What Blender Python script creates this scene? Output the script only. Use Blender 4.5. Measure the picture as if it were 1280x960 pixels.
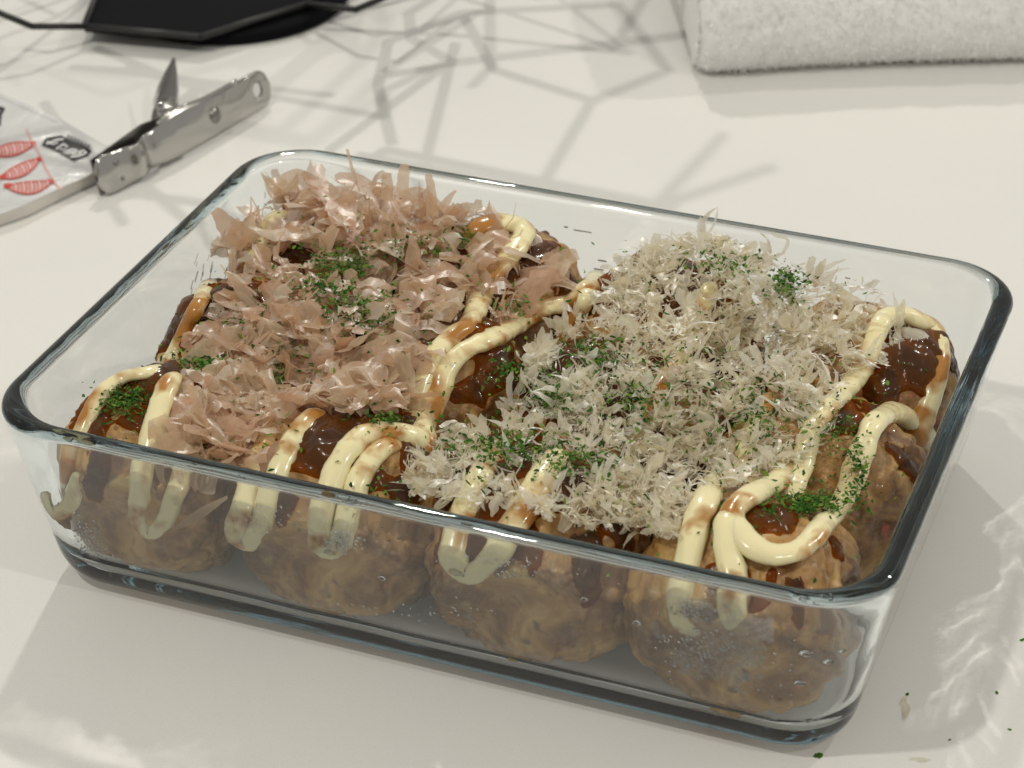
import bpy, math, random
import numpy as np
from mathutils import Vector, Matrix, noise as mnoise
from mathutils.geometry import tessellate_polygon

for o in list(bpy.data.objects): bpy.data.objects.remove(o)
scene = bpy.context.scene
col = scene.collection
rng = random.Random(7)
nrs = np.random.RandomState(7)
MM = 0.001

# ------------------------------------------------------------------ camera
PH_W, PH_H = 1280.0, 960.0
CAM = np.array([183.34115, -478.30349, 359.58747]); YAW, PIT, ROL, FPX = -0.37183, 0.55935, -0.00755, 3019.18
_cy, _sy, _cp, _sp = math.cos(YAW), math.sin(YAW), math.cos(PIT), math.sin(PIT)
FWD = np.array([_sy*_cp, _cy*_cp, -_sp]); _r = np.array([_cy, -_sy, 0.0]); _u = np.cross(_r, FWD)
RIGHT = _r*math.cos(ROL)+_u*math.sin(ROL); UP = -_r*math.sin(ROL)+_u*math.cos(ROL)
cd = bpy.data.cameras.new('camera'); cam = bpy.data.objects.new('camera', cd); col.objects.link(cam)
cd.sensor_width = 36.0; cd.sensor_fit = 'HORIZONTAL'; cd.lens = FPX/PH_W*36.0
cd.clip_start = 0.02; cd.clip_end = 50.0
m = Matrix.Identity(4)
for i in range(3):
    m[i][0], m[i][1], m[i][2], m[i][3] = RIGHT[i], UP[i], -FWD[i], CAM[i]*MM
cam.matrix_world = m
scene.camera = cam
cd.dof.use_dof = True; cd.dof.focus_distance = 0.585; cd.dof.aperture_fstop = 27.0

# ------------------------------------------------------------------ world, lamps, exposure
world = bpy.data.worlds.new('World'); scene.world = world; world.use_nodes = True
bg = world.node_tree.nodes['Background']
bg.inputs[0].default_value = (1.0, 0.985, 0.915, 1); bg.inputs[1].default_value = 0.41
L1 = np.array([-760.0, 1500.0, 1560.0])      # downlight behind, to the left
LAMPS = [(L1, 10.6, 0.065), (np.array([1130.0, 1450.0, 1560.0]), 9.6, 0.065),
         (np.array([1400.0, -420.0, 1650.0]), 6.0, 0.065), (np.array([-520.0, -760.0, 1650.0]), 9.2, 0.065)]
for (P, W, size) in LAMPS:
    ld = bpy.data.lights.new('ceiling_downlight', 'AREA'); ld.shape = 'DISK'; ld.size = size; ld.energy = W
    ld.color = (1.0, 0.965, 0.86)
    ld.cycles.is_caustics_light = True
    lo = bpy.data.objects.new('ceiling_downlight', ld); col.objects.link(lo)
    lo.location = Vector(P)*MM
    lo.rotation_euler = (Vector((0, 0.05, 0))-lo.location).to_track_quat('-Z', 'Y').to_euler()
scene.view_settings.view_transform = 'Standard'; scene.view_settings.look = 'None'
scene.view_settings.exposure = 0.0; scene.view_settings.gamma = 1.0; scene.view_settings.use_curve_mapping = False
cy = scene.cycles
cy.max_bounces = 32; cy.diffuse_bounces = 4; cy.glossy_bounces = 12; cy.transmission_bounces = 32; cy.transparent_max_bounces = 40
cy.use_denoising = True; cy.sample_clamp_indirect = 6.0; cy.blur_glossy = 0.5
try: cy.denoiser = 'OPENIMAGEDENOISE'
except Exception: pass

# ------------------------------------------------------------------ geometry helpers (millimetres)
def proj(X):
    d = np.asarray(X, float)-CAM; z = d @ FWD
    return np.stack([640+FPX*(d @ RIGHT)/z, 480-FPX*(d @ UP)/z], -1)
def ray(u, v):
    return FWD+((u-640)*RIGHT-(v-480)*UP)/FPX
def at(u, v, z=0.0):
    d = ray(u, v); t = (z-CAM[2])/d[2]; return CAM+d*t

def tag(o, label=None, cat=None, group=None, kind=None):
    if label: o['label'] = label
    if cat: o['category'] = cat
    if group: o['group'] = group
    if kind: o['kind'] = kind
    return o
def empty(name, loc=(0, 0, 0)):
    o = bpy.data.objects.new(name, None); o.empty_display_size = 0.01
    o.location = Vector(loc)*MM; col.objects.link(o); return o
def make_mesh(name, V, F, mat, smooth=True, scale=MM):
    me = bpy.data.meshes.new(name)
    V = np.asarray(V, float)*scale
    me.from_pydata(V.tolist(), [], [tuple(int(i) for i in f) for f in F])
    if mat: me.materials.append(mat)
    if smooth: me.polygons.foreach_set('use_smooth', [True]*len(me.polygons))
    me.update(); return me
def build(name, V, F, mat, parent=None, smooth=True, origin=None):
    V = np.asarray(V, float)
    if parent is not None:
        V = V-np.array(parent.location)/MM
    elif origin is not None:
        V = V-np.array(origin)
    o = bpy.data.objects.new(name, make_mesh(name, V, F, mat, smooth))
    col.objects.link(o)
    if parent is not None: o.parent = parent
    elif origin is not None: o.location = Vector(origin)*MM
    return o
class MB:
    def __init__(s): s.V = []; s.F = []; s.n = 0
    def add(s, V, F):
        V = np.asarray(V, float); s.V.append(V); s.F += [tuple(i+s.n for i in f) for f in F]; s.n += len(V)
    def build(s, name, mat, parent=None, smooth=True, origin=None):
        return build(name, np.concatenate(s.V), s.F, mat, parent, smooth, origin)
def catmull(P, step):
    P = np.asarray(P, float); Q = np.vstack([2*P[0]-P[1], P, 2*P[-1]-P[-2]]); out = []
    for i in range(1, len(Q)-2):
        p0, p1, p2, p3 = Q[i-1], Q[i], Q[i+1], Q[i+2]
        n = max(2, int(np.linalg.norm(p2-p1)/step))
        for k in range(n):
            t = k/n
            out.append(0.5*((2*p1)+(-p0+p2)*t+(2*p0-5*p1+4*p2-p3)*t*t+(-p0+3*p1-3*p2+p3)*t**3))
    out.append(Q[-2]); return np.array(out)
def tube(P, R, n=10, cap=True, closed=False):
    P = np.asarray(P, float); N = len(P); R = np.broadcast_to(np.asarray(R, float), (N,))
    if closed: T = np.roll(P, -1, 0)-np.roll(P, 1, 0)
    else: T = np.gradient(P, axis=0)
    T /= np.linalg.norm(T, axis=1)[:, None]+1e-12
    a = np.array([0, 0, 1.0]) if abs(T[0][2]) < .9 else np.array([1.0, 0, 0])
    x = np.cross(T[0], a); x /= np.linalg.norm(x); V = []; F = []
    for i in range(N):
        x = x-T[i]*(x @ T[i]); x /= np.linalg.norm(x)+1e-12; y = np.cross(T[i], x)
        for k in range(n):
            t = 2*math.pi*k/n; V.append(P[i]+R[i]*(math.cos(t)*x+math.sin(t)*y))
    for i in range(N if closed else N-1):
        j = (i+1) % N
        for k in range(n): F.append((i*n+k, i*n+(k+1) % n, j*n+(k+1) % n, j*n+k))
    if cap and not closed:
        F.append(tuple(range(n))[::-1]); F.append(tuple((N-1)*n+k for k in range(n)))
    return np.array(V), F
def rrect(hx, hy, r, nc=12, ns=48):
    pts = []
    for (cx, cy_, a0, ex) in ((hx-r, hy-r, 0, 'x'), (-(hx-r), hy-r, 90, 'y'), (-(hx-r), -(hy-r), 180, 'x'), (hx-r, -(hy-r), 270, 'y')):
        arc = [(cx+r*math.cos(math.radians(a0+90*k/nc)), cy_+r*math.sin(math.radians(a0+90*k/nc))) for k in range(nc+1)]
        pts += arc
    # subdivide the straights
    out = []
    for i in range(len(pts)):
        a, b = pts[i], pts[(i+1) % len(pts)]; out.append(a)
        if math.hypot(b[0]-a[0], b[1]-a[1]) > r*0.9:
            for k in range(1, ns): out.append((a[0]+(b[0]-a[0])*k/ns, a[1]+(b[1]-a[1])*k/ns))
    return out
def fbm(p, s, o=3):
    v = 0; a = 1; q = Vector(p)*s
    for _ in range(o):
        v += a*mnoise.noise(q); q = q*2.03+Vector((3.1, 1.7, 5.3)); a *= .5
    return v

# ------------------------------------------------------------------ materials
def mat(name, color=(.8, .8, .8), rough=.5, metal=0, spec=.5, coat=0, **kw):
    m = bpy.data.materials.new(name); m.use_nodes = True
    b = m.node_tree.nodes['Principled BSDF']
    b.inputs['Base Color'].default_value = (*color, 1); b.inputs['Roughness'].default_value = rough
    b.inputs['Metallic'].default_value = metal; b.inputs['Specular IOR Level'].default_value = spec
    b.inputs['Coat Weight'].default_value = coat
    for k, v in kw.items(): b.inputs[k.replace('_', ' ')].default_value = v
    return m
class NT:
    def __init__(s, m): s.t = m.node_tree; s.n = s.t.nodes; s.b = s.n.get('Principled BSDF'); s.out = s.n['Material Output']
    def new(s, typ, **kw):
        n = s.n.new(typ)
        for k, v in kw.items(): setattr(n, k, v)
        return n
    def link(s, a, b): s.t.links.new(a, b)
    def noise(s, scale, detail=4, rough=.55, dist=0, coord='Object', stretch=None):
        tc = s.new('ShaderNodeTexCoord'); n = s.new('ShaderNodeTexNoise')
        n.inputs['Scale'].default_value = scale; n.inputs['Detail'].default_value = detail
        n.inputs['Roughness'].default_value = rough; n.inputs['Distortion'].default_value = dist
        src = tc.outputs[coord]
        if stretch:
            mp = s.new('ShaderNodeMapping'); mp.inputs['Scale'].default_value = stretch; s.link(src, mp.inputs[0]); src = mp.outputs[0]
        s.link(src, n.inputs['Vector']); return n
    def ramp(s, fac, stops, interp='LINEAR'):
        r = s.new('ShaderNodeValToRGB'); r.color_ramp.interpolation = interp; e = r.color_ramp.elements
        while len(e) < len(stops): e.new(.5)
        for q, (p, c) in zip(e, stops): q.position = p; q.color = (*c, 1) if len(c) == 3 else c
        s.link(fac, r.inputs[0]); return r
    def mix(s, fac, a, b):
        x = s.new('ShaderNodeMix', data_type='RGBA')
        for sock, v in ((x.inputs[0], fac), (x.inputs[6], a), (x.inputs[7], b)):
            if isinstance(v, (int, float)): sock.default_value = v
            elif isinstance(v, tuple): sock.default_value = (*v, 1)
            else: s.link(v, sock)
        return x.outputs[2]
    def bump(s, h, strength, dist, normal_in=None):
        b = s.new('ShaderNodeBump'); b.inputs['Strength'].default_value = strength; b.inputs['Distance'].default_value = dist
        s.link(h, b.inputs['Height'])
        if normal_in is not None: s.link(normal_in, b.inputs['Normal'])
        return b.outputs[0]
G3 = lambda v: (v, v, v)

# table: white satin laminate
M_table = mat('table_white', (.80, .785, .755), .34, spec=.35); t = NT(M_table)
n = t.noise(9, 5); t.link(t.mix(t.ramp(n.outputs[0], [(.35, G3(0)), (.7, G3(1))]).outputs[0], (.80, .785, .75), (.77, .755, .73)), t.b.inputs['Base Color'])
n2 = t.noise(1400, 2); t.link(t.bump(n2.outputs[0], .05, .0002), t.b.inputs['Normal'])
n3 = t.noise(2200, 3, .7); t.link(t.mix(t.ramp(n3.outputs[0], [(.36, G3(1)), (.46, G3(0))]).outputs[0], t.b.inputs['Base Color'].links[0].from_socket, (.72, .705, .67)), t.b.inputs['Base Color'])

# glass of the walls: clear sheet, light passes straight through; Fresnel gloss on both faces
def sheet_glass(name, tint, fog=True):
    m = bpy.data.materials.new(name); m.use_nodes = True; t = NT(m); t.n.remove(t.b)
    tr = t.new('ShaderNodeBsdfTransparent'); tr.inputs[0].default_value = (*tint, 1)
    gl = t.new('ShaderNodeBsdfGlossy'); gl.inputs['Roughness'].default_value = .015; gl.inputs['Color'].default_value = (1, 1, 1, 1)
    fr = t.new('ShaderNodeFresnel'); fr.inputs['IOR'].default_value = 1.48
    nz = t.noise(55, 3, .5); bp = t.bump(nz.outputs[0], .05, .0006)
    t.link(bp, gl.inputs['Normal']); t.link(bp, fr.inputs['Normal'])
    ms = t.new('ShaderNodeMixShader'); t.link(fr.outputs[0], ms.inputs[0]); t.link(tr.outputs[0], ms.inputs[1]); t.link(gl.outputs[0], ms.inputs[2])
    last = ms.outputs[0]
    if fog:
        df = t.new('ShaderNodeBsdfTranslucent'); df.inputs[0].default_value = (.80, .78, .78, 1)
        d2 = t.new('ShaderNodeBsdfDiffuse'); d2.inputs[0].default_value = (.62, .60, .60, 1)
        md = t.new('ShaderNodeMixShader'); md.inputs[0].default_value = .6; t.link(df.outputs[0], md.inputs[1]); t.link(d2.outputs[0], md.inputs[2])
        n1 = t.noise(34, 5, .65); f1 = t.ramp(n1.outputs[0], [(.42, G3(.015)), (.75, G3(.17))])
        m2 = t.new('ShaderNodeMixShader'); t.link(f1.outputs[0], m2.inputs[0]); t.link(last, m2.inputs[1]); t.link(md.outputs[0], m2.inputs[2]); last = m2.outputs[0]
    t.link(last, t.out.inputs[0]); return m
M_wall = sheet_glass('clear_glass', (.965, .985, .98), False)
M_fog = sheet_glass('misted_glass', (.965, .985, .98), True)
def solid_glass(name, color, rough=0.0, ior=1.5):
    m = bpy.data.materials.new(name); m.use_nodes = True; t = NT(m); t.n.remove(t.b)
    g = t.new('ShaderNodeBsdfGlass'); g.inputs['Color'].default_value = (*color, 1); g.inputs['Roughness'].default_value = rough; g.inputs['IOR'].default_value = ior
    t.link(g.outputs[0], t.out.inputs[0]); return m
M_rim = solid_glass('rim_glass', (.62, .75, .78))
M_heel = solid_glass('heel_glass', (.80, .88, .90))
M_glass = solid_glass('dish_glass', (1, 1, 1)); t = NT(M_glass)
va = t.new('ShaderNodeVolumeAbsorption'); va.inputs[0].default_value = (.12, .45, .56, 1); va.inputs[1].default_value = 13.0
t.link(va.outputs[0], t.out.inputs['Volume'])
M_mist = bpy.data.materials.new('mist'); M_mist.use_nodes = True; t = NT(M_mist); t.n.remove(t.b)
tp = t.new('ShaderNodeBsdfTransparent'); df = t.new('ShaderNodeBsdfTranslucent'); df.inputs[0].default_value = (.8, .78, .77, 1); gl = t.new('ShaderNodeBsdfDiffuse'); gl.inputs['Color'].default_value = (.62, .60, .60, 1)
a_ = t.new('ShaderNodeMixShader'); a_.inputs[0].default_value = .55; t.link(df.outputs[0], a_.inputs[1]); t.link(gl.outputs[0], a_.inputs[2])
n1 = t.noise(26, 5, .65, .4); n2 = t.noise(900, 2); mm = t.new('ShaderNodeMath', operation='MULTIPLY'); f1 = t.ramp(n1.outputs[0], [(.38, G3(.10)), (.52, G3(.42)), (.7, G3(.85))]); f2 = t.ramp(n2.outputs[0], [(.35, G3(.45)), (.6, G3(1))])
t.link(f1.outputs[0], mm.inputs[0]); t.link(f2.outputs[0], mm.inputs[1])
wg = t.new('ShaderNodeBsdfGlossy'); wg.inputs['Roughness'].default_value = .22; nb = t.noise(480, 4, .7, .5); t.link(t.bump(nb.outputs[0], 1.0, .0022), wg.inputs['Normal'])
a2 = t.new('ShaderNodeMixShader'); a2.inputs[0].default_value = .45; t.link(a_.outputs[0], a2.inputs[1]); t.link(wg.outputs[0], a2.inputs[2])
m2 = t.new('ShaderNodeMixShader'); t.link(mm.outputs[0], m2.inputs[0]); t.link(tp.outputs[0], m2.inputs[1]); t.link(a2.outputs[0], m2.inputs[2]); t.link(m2.outputs[0], t.out.inputs[0])
M_drop = solid_glass('water_drop', (.97, .97, .97), 0, 1.33)

# batter
M_ball = mat('fried_batter', (.4, .2, .08), .42, spec=.45, coat=.15); t = NT(M_ball)
n1 = t.noise(52, 6, .62, 1.2); n2 = t.noise(230, 5, .6); n3 = t.noise(120, 2, .5, .3); n4 = t.noise(420, 3, .6)
c = t.ramp(n1.outputs[0], [(.32, (.085, .034, .012)), (.44, (.24, .115, .038)), (.55, (.46, .255, .080)), (.68, (.66, .46, .18))]).outputs[0]
c = t.mix(t.ramp(n2.outputs[0], [(.50, G3(0)), (.72, G3(.75))]).outputs[0], c, (.50, .33, .15))
c = t.mix(t.ramp(n3.outputs[0], [(.62, G3(0)), (.70, G3(.85))]).outputs[0], c, (.115, .045, .016))
c = t.mix(t.ramp(n4.outputs[0], [(.66, G3(0)), (.72, G3(.6))]).outputs[0], c, (.19, .20, .05))
c = t.mix(t.ramp(t.noise(170, 2, .5, .2, 'Object', (1, 1.3, .8)).outputs[0], [(.70, G3(0)), (.745, G3(.9))]).outputs[0], c, (.50, .13, .085))
t.link(c, t.b.inputs['Base Color'])
b1 = t.bump(n2.outputs[0], .5, .0012); b2 = t.bump(t.noise(900, 3).outputs[0], .25, .0003, b1); t.link(b2, t.b.inputs['Normal'])
t.link(t.ramp(n3.outputs[0], [(.3, G3(.55)), (.7, G3(.28))]).outputs[0], t.b.inputs['Roughness'])

# sauce: colour follows its own thickness (attribute), thin edges amber
M_sauce = mat('brown_sauce', (.05, .015, .006), .20, spec=.3, coat=.15); t = NT(M_sauce)
at_ = t.new('ShaderNodeAttribute'); at_.attribute_name = 'thick'
t.link(t.ramp(at_.outputs['Fac'], [(.0, (.36, .14, .018)), (.4, (.15, .052, .008)), (1, (.058, .020, .005))]).outputs[0], t.b.inputs['Base Color'])
t.b.inputs['Coat Roughness'].default_value = .05
t.link(t.bump(t.noise(300, 3).outputs[0], .08, .0006), t.b.inputs['Normal'])
tp = t.new('ShaderNodeBsdfTransparent'); tp.inputs[0].default_value = (.62, .36, .13, 1); mx = t.new('ShaderNodeMixShader')
t.link(t.ramp(at_.outputs['Fac'], [(0, G3(.0)), (.5, G3(.55)), (1, G3(.92))]).outputs[0], mx.inputs[0]); t.link(tp.outputs[0], mx.inputs[1]); t.link(t.b.outputs[0], mx.inputs[2]); t.link(mx.outputs[0], t.out.inputs[0])

def mayo(name, lo, hi):
    m = mat(name, (.85, .74, .42), .22, spec=.5, coat=.25); t = NT(m)
    t.b.inputs['Subsurface Weight'].default_value = .35; t.b.inputs['Subsurface Radius'].default_value = (1, .7, .3); t.b.inputs['Subsurface Scale'].default_value = .0018
    n1 = t.noise(75, 3, .5, .4); n2 = t.noise(600, 3)
    c = t.mix(t.ramp(n1.outputs[0], [(lo, G3(0)), (hi, G3(1))]).outputs[0], (.88, .79, .48), (.44, .19, .030))
    t.link(c, t.b.inputs['Base Color']); t.link(t.bump(n2.outputs[0], .12, .0004), t.b.inputs['Normal']); return m
M_mayo = mayo('mayonnaise', .53, .66)
M_mayo_s = mayo('mayonnaise_sauce_streaked', .44, .56)

# bonito
def flake_mat(name, stops, trans, clear):
    m = bpy.data.materials.new(name); m.use_nodes = True; t = NT(m); t.n.remove(t.b)
    g = t.new('ShaderNodeNewGeometry'); oi = t.new('ShaderNodeObjectInfo'); ad = t.new('ShaderNodeMath', operation='ADD'); fr = t.new('ShaderNodeMath', operation='FRACT')
    t.link(g.outputs['Random Per Island'], ad.inputs[0]); t.link(oi.outputs['Random'], ad.inputs[1]); t.link(ad.outputs[0], fr.inputs[0])
    c = t.ramp(fr.outputs[0], stops).outputs[0]
    nz = t.noise(260, 4, .6, 0, 'Object', (1, 4, 1)); c2 = t.mix(t.ramp(nz.outputs[0], [(.35, G3(.0)), (.7, G3(.45))]).outputs[0], c, stops[0][1])
    d = t.new('ShaderNodeBsdfDiffuse'); tl = t.new('ShaderNodeBsdfTranslucent'); gl = t.new('ShaderNodeBsdfGlossy'); tp = t.new('ShaderNodeBsdfTransparent')
    t.link(c2, d.inputs[0]); t.link(c2, tl.inputs[0]); gl.inputs['Roughness'].default_value = .42; gl.inputs['Color'].default_value = (1, 1, 1, 1)
    a = t.new('ShaderNodeMixShader'); a.inputs[0].default_value = trans; t.link(d.outputs[0], a.inputs[1]); t.link(tl.outputs[0], a.inputs[2])
    b = t.new('ShaderNodeMixShader'); b.inputs[0].default_value = clear; t.link(a.outputs[0], b.inputs[1]); t.link(tp.outputs[0], b.inputs[2])
    f0 = t.new('ShaderNodeFresnel'); f0.inputs['IOR'].default_value = 1.38; f = t.new('ShaderNodeMath', operation='MULTIPLY'); f.inputs[1].default_value = .22; t.link(f0.outputs[0], f.inputs[0])
    e = t.new('ShaderNodeMixShader'); t.link(f.outputs[0], e.inputs[0]); t.link(b.outputs[0], e.inputs[1]); t.link(gl.outputs[0], e.inputs[2])
    bp = t.bump(nz.outputs[0], .3, .0005)
    for s in (d, gl): t.link(bp, s.inputs['Normal'])
    t.link(e.outputs[0], t.out.inputs[0]); return m
M_pink = flake_mat('pink_bonito', [(0, (.62, .37, .21)), (.2, (.76, .55, .37)), (.45, (.80, .67, .48)), (.7, (.84, .58, .42)), (.85, (.80, .68, .50)), (1, (.70, .47, .29))], .48, .26)
M_pale = flake_mat('pale_bonito', [(0, (.78, .68, .46)), (.3, (.90, .85, .70)), (.6, (.94, .92, .84)), (1, (.88, .82, .64))], .48, .30)
M_green = mat('dried_seaweed', (.03, .10, .02), .8, spec=.12); t = NT(M_green)
g = t.new('ShaderNodeNewGeometry'); t.link(t.ramp(g.outputs['Random Per Island'], [(0, (.018, .058, .010)), (.5, (.050, .140, .018)), (1, (.16, .26, .04))]).outputs[0], t.b.inputs['Base Color'])

# background things
M_steel = mat('brushed_steel', (.50, .485, .46), .16, 1.0); t = NT(M_steel)
t.link(t.ramp(t.noise(60, 4, .5, 0, 'Object', (1, 1, 14)).outputs[0], [(.3, G3(.08)), (.7, G3(.20))]).outputs[0], t.b.inputs['Roughness'])
t.link(t.bump(t.noise(55, 2).outputs[0], .5, .002), t.b.inputs['Normal'])
M_steel_dark = mat('dark_steel', (.26, .25, .24), .3, 1.0)
M_black = mat('black_powder_coat', (.022, .022, .022), .45, spec=.4)
M_mat = mat('black_mat', (.0045, .005, .0065), .7, spec=.06)
M_film = mat('white_plastic_film', (.70, .695, .69), .25, spec=.5, coat=.3); t = NT(M_film)
t.link(t.bump(t.noise(60, 5, .6, 1.2).outputs[0], .6, .0025), t.b.inputs['Normal'])
M_clear = mat('clear_plastic_film', (.74, .70, .65), .25, spec=.5)
M_red = mat('red_print', (.62, .045, .03), .4); M_pinkp = mat('light_red_print', (.72, .36, .33), .4)
M_ink = mat('black_print', (.006, .006, .007), .4); M_white = mat('white_print', (.78, .78, .78), .4); M_grey = mat('grey_print', (.13, .13, .13), .5)
M_towel = mat('white_terry', (.90, .89, .875), .9, spec=.1); t = NT(M_towel)
t.b.inputs['Sheen Weight'].default_value = .3
t.link(t.bump(t.noise(330, 4, .7).outputs[0], .4, .001), t.b.inputs['Normal'])

M_pile = bpy.data.materials.new('terry_pile'); M_pile.use_nodes = True; t = NT(M_pile); t.n.remove(t.b)
d = t.new('ShaderNodeBsdfDiffuse'); d.inputs[0].default_value = (.93, .92, .905, 1); l_ = t.new('ShaderNodeBsdfTranslucent'); l_.inputs[0].default_value = (.93, .92, .905, 1)
x_ = t.new('ShaderNodeMixShader'); x_.inputs[0].default_value = .4; t.link(d.outputs[0], x_.inputs[1]); t.link(l_.outputs[0], x_.inputs[2]); t.link(x_.outputs[0], t.out.inputs[0])
# ------------------------------------------------------------------ table
tb = build('tabletop', [(-900, -900, 0), (900, -900, 0), (900, 1300, 0), (-900, 1300, 0)], [(0, 1, 2, 3)], M_table, smooth=False)
tag(tb, 'white satin tabletop', kind='structure')

# ------------------------------------------------------------------ glass dish
HX, HY, RC, HZ, DRAFT, TH = 110.0, 79.45, 19.5, 52.0, 9.65, 3.4
def inset(z): return DRAFT*(1-z/HZ)
dish = empty('glass_dish', (0, 0, 0))
tag(dish, 'rectangular clear glass baking dish with dark thick rim, full of topped takoyaki', 'glass dish')
def ring(ins, z, r=None): return [(x, y, z) for x, y in rrect(HX-ins, HY-ins, max(4, (RC-ins*.55) if r is None else r))]
def sweep(profile, closed):
    """profile: list of (inset, z); one ring each"""
    V = []; F = []
    for ins, z in profile: V += ring(ins, z)
    n = len(rrect(HX, HY, RC)); k = len(profile)
    for i in range(k if closed else k-1):
        j = (i+1) % k
        for a in range(n): F.append((i*n+a, i*n+(a+1) % n, j*n+(a+1) % n, j*n+a))
    return V, F, n
# one solid piece of glass: outer face, rolled rim, inner face, floor, foot
def wth(z): return TH+2.0*max(0.0, (z-14)/36)
LIPZ = 49.9; LIPT = wth(LIPZ)
def rimpt(a): return (inset(LIPZ)+LIPT/2-LIPT/2*math.cos(a), LIPZ+2.1*math.sin(a))
prof = [(DRAFT+30, 1.3), (DRAFT+9, 1.2), (DRAFT+7.2, .35), (DRAFT+5.4, .25), (DRAFT+3.6, .8), (DRAFT+2.0, 2.0), (inset(3.4)+.95, 3.6), (inset(5.4)+.3, 5.6), (inset(8), 8)]
prof += [(inset(z), z) for z in np.linspace(11, 46, 12)]
prof += [rimpt(a) for a in np.linspace(0, math.pi, 15)]
prof += [(inset(z)+wth(z), z) for z in np.linspace(46, 14, 12)]+[(inset(10.5)+TH+.35, 10.4), (inset(8.6)+TH+1.3, 8.4), (inset(7)+TH+2.9, 7.0), (inset(6.2)+TH+5.2, 6.1), (DRAFT+30, 6.0)]
V, F, n = sweep(prof, False); F = [f[::-1] for f in F]; F += [tuple(range(n)), tuple((len(prof)-1)*n+a for a in range(n))]
V = np.array(V)
for i in range(len(V)):      # pressed glass: faces are never quite even
    if 7 < V[i][2] < 47:
        q = Vector(V[i]); out = Vector((V[i][0]/HX, V[i][1]/HY, 0)).normalized(); f_ = min(1, (V[i][2]-7)/6, (47-V[i][2])/5)
        V[i] += np.array(out)*f_*(.30*mnoise.noise(q*.06)+.12*mnoise.noise(q*.16))
glass = build('glass_body', V, F, M_glass, dish)
import bmesh
bm = bmesh.new(); bm.from_mesh(glass.data); bmesh.ops.recalc_face_normals(bm, faces=bm.faces); bm.to_mesh(glass.data); bm.free()
for o_ in (glass,): o_.cycles.is_caustics_caster = True
tb.cycles.is_caustics_receiver = True

def rimx(z): return 2.0*np.maximum(0, (np.asarray(z, float)-14)/36)
def xin(z): return HX-inset(z)-TH-.15-rimx(z)
def yin(z): return HY-inset(z)-TH-.15-rimx(z)
def clamp_inside(V, extra=0.0):
    V = np.array(V, float)
    z = np.clip(V[:, 2], 6.3, 44); V[:, 2] = np.maximum(V[:, 2], 6.3)
    lowz = V[:, 2] < 47
    hx, hy = xin(z)-extra, yin(z)-extra
    V[lowz, 0] = np.clip(V[lowz, 0], -hx[lowz], hx[lowz]); V[lowz, 1] = np.clip(V[lowz, 1], -hy[lowz], hy[lowz])
    # rounded corners
    r = RC-inset(20)*.55-TH; cx, cy_ = hx-r, hy-r
    dx, dy = np.abs(V[:, 0])-cx, np.abs(V[:, 1])-cy_
    d = np.hypot(dx, dy); mk = (dx > 0) & (dy > 0) & (d > r) & lowz; s = np.where(mk, r/np.maximum(d, 1e-6), 1)
    V[:, 0] = np.where(mk, np.sign(V[:, 0])*(cx+dx*s), V[:, 0]); V[:, 1] = np.where(mk, np.sign(V[:, 1])*(cy_+dy*s), V[:, 1])
    return V

# ------------------------------------------------------------------ takoyaki
def icosphere(sub):
    import bmesh
    bm = bmesh.new(); bmesh.ops.create_icosphere(bm, subdivisions=sub, radius=1.0)
    V = np.array([v.co[:] for v in bm.verts]); F = [tuple(v.index for v in f.verts) for f in bm.faces]; bm.free(); return V, F
IV, IF = icosphere(6)
ROWS = ('front row', 'middle row', 'back row')
BALLS = []   # cx, cy, cz, rx, ry, rz
gx = (-75, -26, 24, 74.5); gy = (-48.5, -0.5, 45)
LAB = {
 (0, 0): 'takoyaki in the front left corner, dark sauce and seaweed on top',
 (1, 0): 'takoyaki behind the front glass under the second pair of mayonnaise legs from the left',
 (2, 0): 'takoyaki behind the front glass under the edge of the pale shavings',
 (3, 0): 'takoyaki in the near right corner with bare batter and a mayonnaise loop',
 (0, 1): 'takoyaki at the middle of the left glass wall, dark sauce with one mayonnaise line',
 (1, 1): 'takoyaki buried under pink flakes left of the two mayonnaise lines in the middle',
 (2, 1): 'takoyaki with bare sauce right of the two mayonnaise lines in the middle',
 (3, 1): 'takoyaki at the middle of the right glass wall, bare greenish batter side showing',
 (0, 2): 'takoyaki in the back left corner under the tall pink flakes',
 (1, 2): 'takoyaki along the back wall between pink flakes and pale shavings',
 (2, 2): 'takoyaki along the back wall under the tallest pale shavings',
 (3, 2): 'takoyaki in the back right corner, glossy sauce and mayonnaise on its bare end'}
def ball_noise(d, seed):
    p = Vector(d)+Vector((seed*7.3, seed*3.1, seed*1.7))
    return 2.3*mnoise.noise(p*1.4)+1.4*mnoise.noise(p*3.0)+.55*abs(mnoise.noise(p*7.5))-.9*max(0, abs(mnoise.noise(p*2.2))*-4+1)*.8+.35*mnoise.noise(p*13)+.5*max(0, mnoise.noise(p*5.0+Vector((9, 2, 4)))-.15)*3-.7*max(0, 1-abs(mnoise.noise(p*3.1+Vector((4, 8, 1))))*9)
SAUCE = {}
for j in range(3):
    for i in range(4):
        r = 25.2+rng.uniform(-.8, .9)
        BALLS.append((gx[i]+(2.5 if (i, j) == (3, 2) else 0)+rng.uniform(-1.5, 1.5), gy[j]+rng.uniform(-1.2, 1.2), 6.2+r*.82, r*1.02, r*1.0, r*.93, i, j))
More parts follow.
